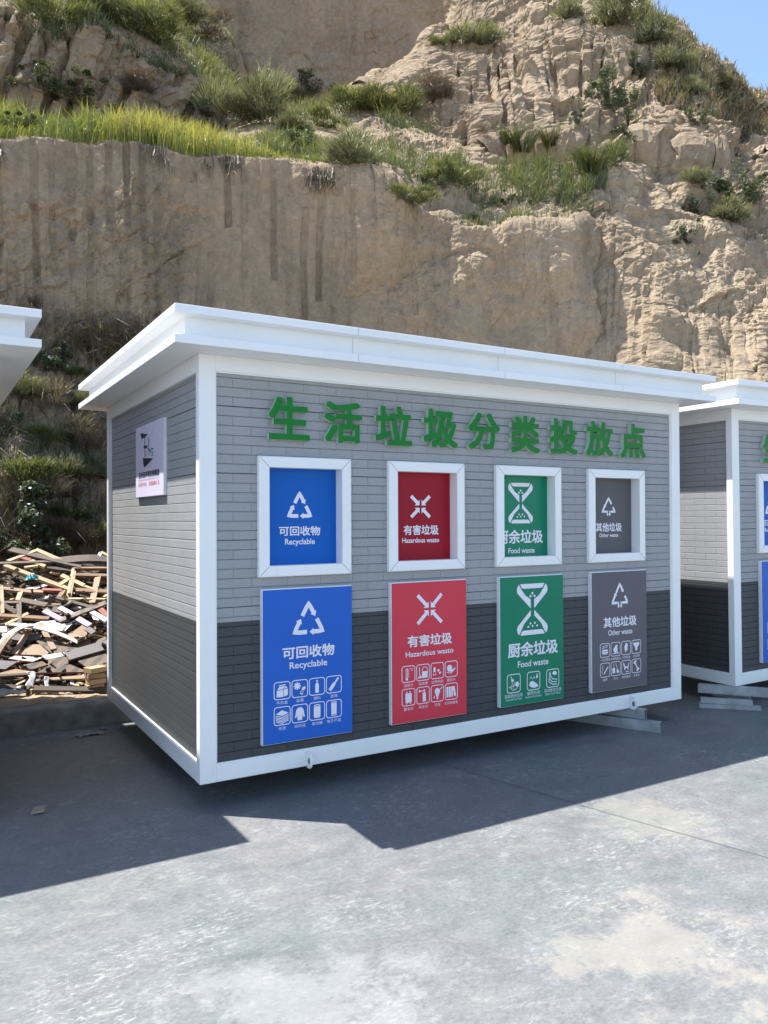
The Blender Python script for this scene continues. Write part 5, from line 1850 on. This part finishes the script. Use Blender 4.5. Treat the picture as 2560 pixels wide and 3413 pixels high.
# weeds and dead stalks on the talus beside the booth
Q, px, py = scatter(S_LOW, 3600, 0.12, 1.12, -500, 330, 61, lambda q, x, y: 0.12 + 0.88 * clump(q, 1.3, 95, -0.1, 0.3))
hh = np.random.default_rng(17).uniform(0.08, 0.36, len(Q))
stuff('talus_weeds', blade_mesh('talus_weeds', Q - [0, 0, 0.02], hh, 0.013, M_GRASS2, 1.3, 0.6, np.random.default_rng(3).uniform(0, 0.7, len(Q)), seed=18), M_GRASS2, 'low green weeds on the shady slope beside the booth', 'weeds')
Q, px, py = scatter(S_LOW, 8500, 0.08, 1.15, -500, 330, 71, lambda q, x, y: 0.15 + 0.85 * clump(q, 1.1, 98, -0.2, 0.3))
hh = np.random.default_rng(21).uniform(0.15, 0.6, len(Q))
stuff('dead_stalks', blade_mesh('dead_stalks', Q - [0, 0, 0.02], hh, 0.008, M_TWIG, 1.1, 0.6, seed=22), M_TWIG, 'brown dead stalks tangled over the shady slope beside the booth', 'dry stalks')


# ---- single plants: prototypes about 1 m across, base at the origin
def tuft_proto(name, n, m, seed, lean=0.5, w=0.02, r=0.16, h=(0.5, 1.0)):
    rg = np.random.default_rng(seed)
    a = rg.uniform(0, 2 * np.pi, n)
    rr = r * np.sqrt(rg.uniform(0, 1, n))
    P = np.stack([rr * np.cos(a), rr * np.sin(a), np.zeros(n)], -1)
    out = np.stack([np.cos(a), np.sin(a), np.zeros(n)], -1)
    return blade_mesh(name, P, rg.uniform(h[0], h[1], n), w, m, lean, 0.35, spread=out, seed=seed)


def dome_proto(name, n, m, seed, w=0.02, L=(0.14, 0.3), flat=0.8, lobes=9):
    """bush of many fine sprigs on uneven lobes"""
    rg = np.random.default_rng(seed)
    c = rg.normal(0, 0.22, (lobes, 3)) * [1, 1, 0.7] + [0, 0, 0.34]
    c[:, 2] = np.clip(c[:, 2], 0.14, 0.62)
    rad = rg.uniform(0.14, 0.30, lobes)
    k = rg.integers(0, lobes, n)
    d = rg.normal(0, 1, (n, 3))
    d[:, 2] = np.abs(d[:, 2]) * 0.9 - 0.25
    d /= np.linalg.norm(d, axis=1, keepdims=True)
    P = c[k] + d * (rad[k] * rg.uniform(0.25, 1.0, n) ** 0.5)[:, None]
    P[:, 2] = np.maximum(P[:, 2] * flat, 0.0)
    up = d * 0.7 + [0, 0, 0.75]
    up /= np.linalg.norm(up, axis=1, keepdims=True)
    tint = np.clip(0.5 + 0.8 * fbm(P[:, 0] * 4, P[:, 1] * 4, P[:, 2] * 4, 3, seed) + rg.normal(0, 0.15, n), 0, 1)
    return blade_mesh(name, P, rg.uniform(L[0], L[1], n), w, m, 0.45, 0.3, tint, up=up, seed=seed)


def leafy_proto(name, n, m, seed, size=(0.018, 0.042), lobes=20, tall=1.0, trail=0.0):
    """bush of broad leaves on stems, with gaps"""
    rg = np.random.default_rng(seed)
    c = rg.normal(0, 0.24, (lobes, 3)) * [1, 1, 0.9 * tall] + [0, 0, 0.38 * tall]
    c[:, 2] = np.clip(c[:, 2], 0.05 if not trail else -trail, 0.85 * tall)
    if trail:
        c[:, 2] -= trail * 0.5
    rad = rg.uniform(0.06, 0.17, lobes)
    k = rg.integers(0, lobes, n)
    d = rg.normal(0, 1, (n, 3))
    d /= np.linalg.norm(d, axis=1, keepdims=True)
    P = c[k] + d * (rad[k] * rg.uniform(0.1, 1.0, n) ** 0.45)[:, None]
    nrm = d * 0.5 + rg.normal(0, 0.5, (n, 3)) + [0, 0, 0.5]
    nrm /= np.linalg.norm(nrm, axis=1, keepdims=True)
    t = np.cross(nrm, rg.normal(0, 1, (n, 3)))
    t /= np.linalg.norm(t, axis=1, keepdims=True) + 1e-9
    b = np.cross(nrm, t)
    s = rg.uniform(size[0], size[1], (n, 1))
    V = np.stack([P - t * s, P + b * s * 0.42 + nrm * s * 0.12, P + t * s, P - b * s * 0.42 + nrm * s * 0.12], 1).reshape(-1, 3)
    q = np.arange(n * 4).reshape(n, 4)
    tint = np.clip(0.45 + 0.7 * fbm(P[:, 0] * 4, P[:, 1] * 4, P[:, 2] * 4, 3, seed) + rg.normal(0, 0.2, n), 0, 1)
    me = np_mesh(name, V, quads=q, attrs={'tint': np.repeat(tint, 4)}, smooth=False)
    stems = MB()
    for j in range(lobes):
        a_, b_ = Vector((0.02 * math.cos(j), 0.02 * math.sin(j), -0.03)), Vector(c[j])
        d_ = (b_ - a_)
        sd = d_.cross(Vector((0.3, 0.9, 0.2))).normalized() * 0.008
        sd2 = d_.cross(sd).normalized() * 0.008
        A4 = [a_ + sd, a_ + sd2, a_ - sd, a_ - sd2]
        B4 = [b_ + sd * .4, b_ + sd2 * .4, b_ - sd * .4, b_ - sd2 * .4]
        for i in range(4):
            l = (i + 1) % 4
            stems.poly([A4[i], A4[l], B4[l], B4[i]])
    return me, stems.mesh(name + '_stems'), c, rad


M_BARK = simple('plant_stem', (0.10, 0.075, 0.05), 0.9, var=0.2)
PROTO = {}


def proto(key):
    if key not in PROTO:
        if key == 'sage':
            PROTO[key] = ('sprigs', dome_proto('sage_sprigs', 2600, M_SAGE, 101, 0.014, (0.16, 0.32)), M_SAGE)
        elif key == 'green':
            PROTO[key] = ('sprigs', dome_proto('green_sprigs', 2200, M_BRIGHT, 102, 0.016, (0.14, 0.3), 0.75), M_BRIGHT)
        elif key == 'grey':
            PROTO[key] = ('sprigs', dome_proto('grey_sprigs', 1900, M_SAGE, 103, 0.018, (0.12, 0.3), 0.85, 12), M_SAGE)
        elif key == 'brown':
            PROTO[key] = ('sprigs', dome_proto('brown_sprigs', 1900, M_TWIG, 104, 0.010, (0.15, 0.36), 0.8), M_TWIG)
        elif key == 'straw':
            PROTO[key] = ('sprigs', dome_proto('straw_sprigs', 1500, M_DRY, 108, 0.012, (0.15, 0.36), 0.8), M_DRY)
        elif key == 'tuft':
            PROTO[key] = ('blades', tuft_proto('grass_tuft', 240, M_GRASS2, 105, 0.55, 0.022), M_GRASS2)
        elif key == 'drytuft':
            PROTO[key] = ('blades', tuft_proto('dry_tuft', 200, M_DRY, 106, 0.75, 0.018), M_DRY)
        elif key in ('leafy', 'flower', 'trailing', 'upright'):
            args = dict(leafy=(2600, 111, dict()), flower=(5200, 112, dict(size=(0.022, 0.05), lobes=26)), trailing=(2000, 113, dict(trail=0.7)), upright=(1100, 114, dict(tall=1.7, size=(0.03, 0.07))))[key]
            me, st, c, rad = leafy_proto('leafy_' + key, args[0], M_LEAF, args[1], **args[2])
            PROTO[key] = ('leaves', me, M_LEAF, st, c, rad)
    return PROTO[key]


def plant(x, y, wpx, kind, label, hk=1.0, name='shrub', cat='shrub', group=None, rz=None, base=None):
    """plant rooted on the terrain; wpx is its width as measured on the photograph"""
    p = base if base is not None else hit(x, y)
    if p is None:
        print('no ground for', label)
        return
    dist = (Vector(CAM) - p).dot(-Vector(AX_F))
    s = wpx * PX / F_PX * dist
    t = proto(kind)
    root = empty(name, p - Vector((0, 0, 0.04 * s)), random.uniform(0, 6.28) if rz is None else rz)
    tag(root, label, cat, group)
    sc = Vector((s, s, s * hk))
    o = bpy.data.objects.new('foliage', t[1])
    if not t[1].materials:
        t[1].materials.append(t[2])
    o.parent = root
    o.scale = sc
    COL.objects.link(o)
    if len(t) > 3:
        if not t[3].materials:
            t[3].materials.append(M_BARK)
        o = bpy.data.objects.new('stem', t[3])
        o.parent = root
        o.scale = sc
        COL.objects.link(o)
    if kind == 'flower':
        rg = random.Random(int(x * 7 + y))
        for i in range(int(9 + wpx / 14)):
            j = rg.randrange(len(t[4]))
            d = Vector((rg.gauss(0, 1), rg.gauss(0, 1) - 0.4, abs(rg.gauss(0, 1)))).normalized()
            q = Vector(t[4][j]) + d * t[5][j] * 1.05
            if 'petal' not in PROTO:
                m_ = MB()
                for k in range(6):
                    a = k * PI / 3
                    m_.poly([(0, 0, 0), (.016 * math.cos(a - .4), .016 * math.sin(a - .4), .006), (.02 * math.cos(a), .02 * math.sin(a), .004), (.016 * math.cos(a + .4), .016 * math.sin(a + .4), .006)])
                PROTO['petal'] = m_.mesh('flower')
                PROTO['petal'].materials.append(M_FLOWER)
            f = bpy.data.objects.new('flower', PROTO['petal'])
            f.parent = root
            f.location = Vector((q.x * s, q.y * s, q.z * s * hk))
            f.rotation_euler = (rg.uniform(0.2, 1.2), 0, rg.uniform(-0.8, 0.8))
            COL.objects.link(f)
    return root


SHRUBS = [
    # gully and foot of the upper walls
    (530, 272, 150, 'sage', 'largest round silvery green bush, on the ledge where the gully begins', 0.95),
    (440, 245, 60, 'leafy', 'dark bush in the shade just left of the large silvery bush', 0.8),
    (540, 192, 70, 'leafy', 'low dark bush at the foot of the tall rear wall, above the silvery bush', 0.5),
    (670, 206, 100, 'leafy', 'dark wide bush at the foot of the tall rear wall, middle of the gully', 0.7),
    (605, 232, 90, 'sage', 'pale bush right behind the large silvery bush', 0.7),
    (765, 240, 110, 'green', 'fresh green bush in the gully, left of the mound', 0.6),
    (690, 270, 90, 'green', 'green bush in the middle of the grassy gully', 0.6),
    (850, 240, 130, 'green', 'wide yellow green bush on the left foot of the mound', 0.6),
    (640, 285, 80, 'sage', 'greyish bush lower in the gully near the ledge', 0.7),
    (930, 225, 110, 'brown', 'reddish brown dead bush on the left flank of the mound', 0.6),
    # mound
    (1035, 100, 100, 'grey', 'grey green bush alone high on the left of the mound', 0.6),
    (962, 92, 55, 'green', 'small yellow green bush on the left edge of the mound', 0.6),
    (1230, 42, 75, 'grey', 'bush at the top photo edge on the crest of the mound', 0.8),
    (1330, 55, 120, 'grey', 'broadest bush on the crest of the mound', 0.75),
    (1405, 98, 85, 'grey', 'bush on the right end of the mound crest against the sky', 0.8),
    (1450, 155, 75, 'sage', 'silvery bush where the crest starts to fall towards the right', 0.9),
    (1490, 200, 60, 'grey', 'bush halfway down the falling crest against the sky', 0.8),
    (1375, 155, 60, 'leafy', 'upper dark leafy bush on the right of the mound face', 1.0),
    (1325, 230, 110, 'leafy', 'largest dark leafy bush on the sunlit mound face', 1.05),
    (1290, 205, 60, 'leafy', 'small dark leafy bush attached left of the largest one', 0.9),
    (1500, 270, 60, 'leafy', 'dark bush at the right edge of the mound, below the falling crest', 1.0),
    (1560, 195, 60, 'sage', 'small pale bush on the skyline right of the crest', 0.7),
    (1130, 320, 100, 'tuft', 'left tuft of tall grass in the hollow of the mound', 0.75),
    (1100, 312, 80, 'tuft', 'tuft of tall grass at the left rim of the hollow', 0.7),
    (1185, 318, 90, 'tuft', 'right tuft of tall grass in the hollow of the mound', 0.7),
    (1215, 290, 50, 'upright', 'thin weed standing right above the hollow of the mound', 0.8),
    (1280, 370, 110, 'tuft', 'wide green tuft right of the ledge grass', 0.9),
    (1310, 360, 100, 'green', 'green bush beside the wide tuft at the right end of the ledge', 0.8),
    (1345, 330, 60, 'upright', 'upright weed near the right end of the ledge', 0.9),
    (1040, 290, 35, 'straw', 'small dry weed with a shadow on the lower mound', 0.9),
    (1250, 265, 40, 'upright', 'slender weed in the middle of the mound face', 1.0),
    (1430, 300, 45, 'tuft', 'grass tuft on the lit right shoulder of the mound', 1.1),
    # right flank
    (1560, 400, 110, 'trailing', 'leafy shrub spilling over the right flank of the cliff', 0.9),
    (1600, 440, 110, 'leafy', 'leafy shrub near the right photo edge, middle height', 0.8),
    (1505, 450, 80, 'trailing', 'long leafy shrub trailing down the notch in the cliff', 1.3),
    (1480, 500, 60, 'trailing', 'lower leafy tangle in the notch of the cliff', 1.2),
    (1575, 470, 90, 'grey', 'greyish shrub below the leafy one at the right photo edge', 0.7),
    (1500, 400, 60, 'sage', 'pale shrub at the top of the notch in the cliff', 0.8),
    (1630, 420, 80, 'leafy', 'rightmost leafy shrub cut by the photo edge', 0.8),
    # worn ledge
    (1035, 470, 70, 'trailing', 'leafy weed trailing down the worn lip in the middle', 0.8),
    (1090, 440, 50, 'leafy', 'small leafy weed on the worn lip', 0.7),
    (940, 405, 70, 'leafy', 'leafy clump on the left part of the worn lip', 0.7),
    (875, 430, 90, 'green', 'pale green clump low on the lip, left of the trailing weed', 0.5),
    (1150, 440, 40, 'leafy', 'small weed on the worn lip, right part', 0.7),
    (760, 355, 120, 'sage', 'feathery pale bush on the ledge below the gully', 0.7),
    (990, 395, 110, 'green', 'green bush in the middle of the ledge grass', 0.6),
    (640, 318, 90, 'leafy', 'leafy bush with pale leaves on the ledge, right of the dry roots', 0.7),
    (300, 290, 90, 'green', 'rounded green bush in the ledge grass at the left', 0.6),
    (60, 285, 90, 'leafy', 'leafy dark bush in the ledge grass near the left photo edge', 0.6),
    (420, 318, 110, 'green', 'feathery green bush on the ledge above the dry roots', 0.6),
    # upper left hill
    (110, 60, 130, 'green', 'feathery bush on the edge of the upper left hill', 0.7),
    (230, 40, 120, 'sage', 'silvery bush on the upper left hill', 0.7),
    (340, 90, 130, 'green', 'bright bush on the falling edge of the upper left hill', 0.7),
    (400, 55, 90, 'sage', 'pale bush near the right end of the upper left hill', 0.8),
    (460, 85, 80, 'straw', 'dry pale bush at the right end of the upper left hill', 0.7),
    (170, 215, 130, 'leafy', 'dark bush in the shade under the upper left block', 0.6),
    (100, 200, 110, 'leafy', 'dark bush in the shade at the far left under the upper block', 0.7),
    (290, 200, 90, 'brown', 'brown dead bush in the shade under the upper block', 0.6),
    # lower left wall and talus
    (78, 660, 45, 'drytuft', 'dry tuft clinging to the lower wall at the left', 1.1),
    (195, 745, 45, 'drytuft', 'dry tuft clinging to the lower wall above the booth roof', 1.2),
    (120, 800, 90, 'flower', 'weed with small white flowers at the top of the shady slope', 0.8),
    (165, 815, 60, 'green', 'yellowish bush right of the flowering weed on the shady slope', 0.6),
    (40, 870, 90, 'sage', 'olive bush under the left neighbouring roof', 1.0),
    (130, 890, 110, 'straw', 'straw bush in the middle of the shady slope', 0.9),
    (200, 945, 110, 'straw', 'straw coloured bush beside the booth back post', 0.7),
    (60, 1045, 130, 'green', 'feathery bright green bush low on the shady slope', 0.8),
    (165, 1050, 100, 'sage', 'second feathery bush, greyer, left of the booth post', 0.95),
    (155, 1075, 80, 'drytuft', 'fountain shaped tuft of pale blades in front of the green bushes', 0.6),
    (215, 1045, 60, 'sage', 'pale bush touching the booth post', 0.9),
    (50, 1105, 110, 'straw', 'pale twiggy bush below the feathery green one', 0.9),
    (130, 1120, 70, 'green', 'small bright bush between brown twigs', 0.8),
    (35, 1205, 190, 'flower', 'large leafy bush dotted with white flowers at the left photo edge', 1.0),
    (130, 1190, 120, 'brown', 'reddish brown twiggy bush behind the waste wood heap', 0.9),
    (200, 1185, 100, 'sage', 'olive green bush behind the waste wood heap', 0.9),
    (20, 940, 90, 'leafy', 'leafy bush under the left neighbouring soffit', 0.9),
    (95, 960, 80, 'green', 'small olive bush halfway up the shady slope', 0.9),
    (185, 890, 70, 'sage', 'pale bush just below the booth roof corner', 0.9),
    (225, 985, 70, 'straw', 'dry bush beside the booth post, above the pale one', 1.0),
    (100, 1170, 70, 'green', 'bright weed clump just above the waste wood heap', 0.9),
    (225, 1130, 90, 'brown', 'brown bush against the booth post', 0.8),
]
for x, y, w_, kd, lb, hk in SHRUBS:
    plant(x, y, w_, kd, lb, hk)


# thin conifers far behind the right slope
def sapling(x, y, hgt_px, label, seed):
    rg = random.Random(seed)
    p = hit(x, y, 12)
    if p is None:
        return
    dist = (p - Vector(CAM)).dot(Vector(AX_F))
    h = hgt_px * PX / F_PX * dist
    root = empty('sapling', p - Vector((0, 0, 0.3)))
    tag(root, label, 'tree', 'thin saplings on the skyline')
    tr = MB()
    seg = 6
    A = [(h * 0.02 * math.cos(i * PI / 3), h * 0.02 * math.sin(i * PI / 3), 0) for i in range(seg)]
    tip = (0, 0, h)
    for i in range(seg):
        tr.poly([A[i], A[(i + 1) % seg], tip])
    tr.build('trunk', M_BARK, root)
    n = 420
    rgn = np.random.default_rng(seed)
    z = h * (0.18 + 0.8 * rgn.uniform(0, 1, n) ** 0.8)
    a = rgn.uniform(0, 6.28, n)
    out = np.stack([np.cos(a), np.sin(a), np.zeros(n)], -1)
    r = (h - z) * 0.20 * rgn.uniform(0.1, 1, n)
    P = np.stack([np.zeros(n), np.zeros(n), z], -1) + out * r[:, None]
    link('crown', blade_mesh('sapling_crown', P, h * 0.07 * np.ones(n), h * 0.010, M_TWIG, 0.8, 0.2, spread=out, seed=seed), M_TWIG, root)


sapling(1592, 232, 40, 'single thin sapling on the skyline, left of the pair', 1)
sapling(1626, 236, 42, 'taller sapling of the pair on the skyline at the right', 2)
sapling(1611, 238, 28, 'shorter sapling of the pair on the skyline at the right', 3)
for i, (x, y) in enumerate([(1640, 240), (1655, 242)]):
    plant(x, y, 26, 'leafy', ['left', 'right'][i] + ' dark bush on the far skyline at the right photo edge', 0.8)
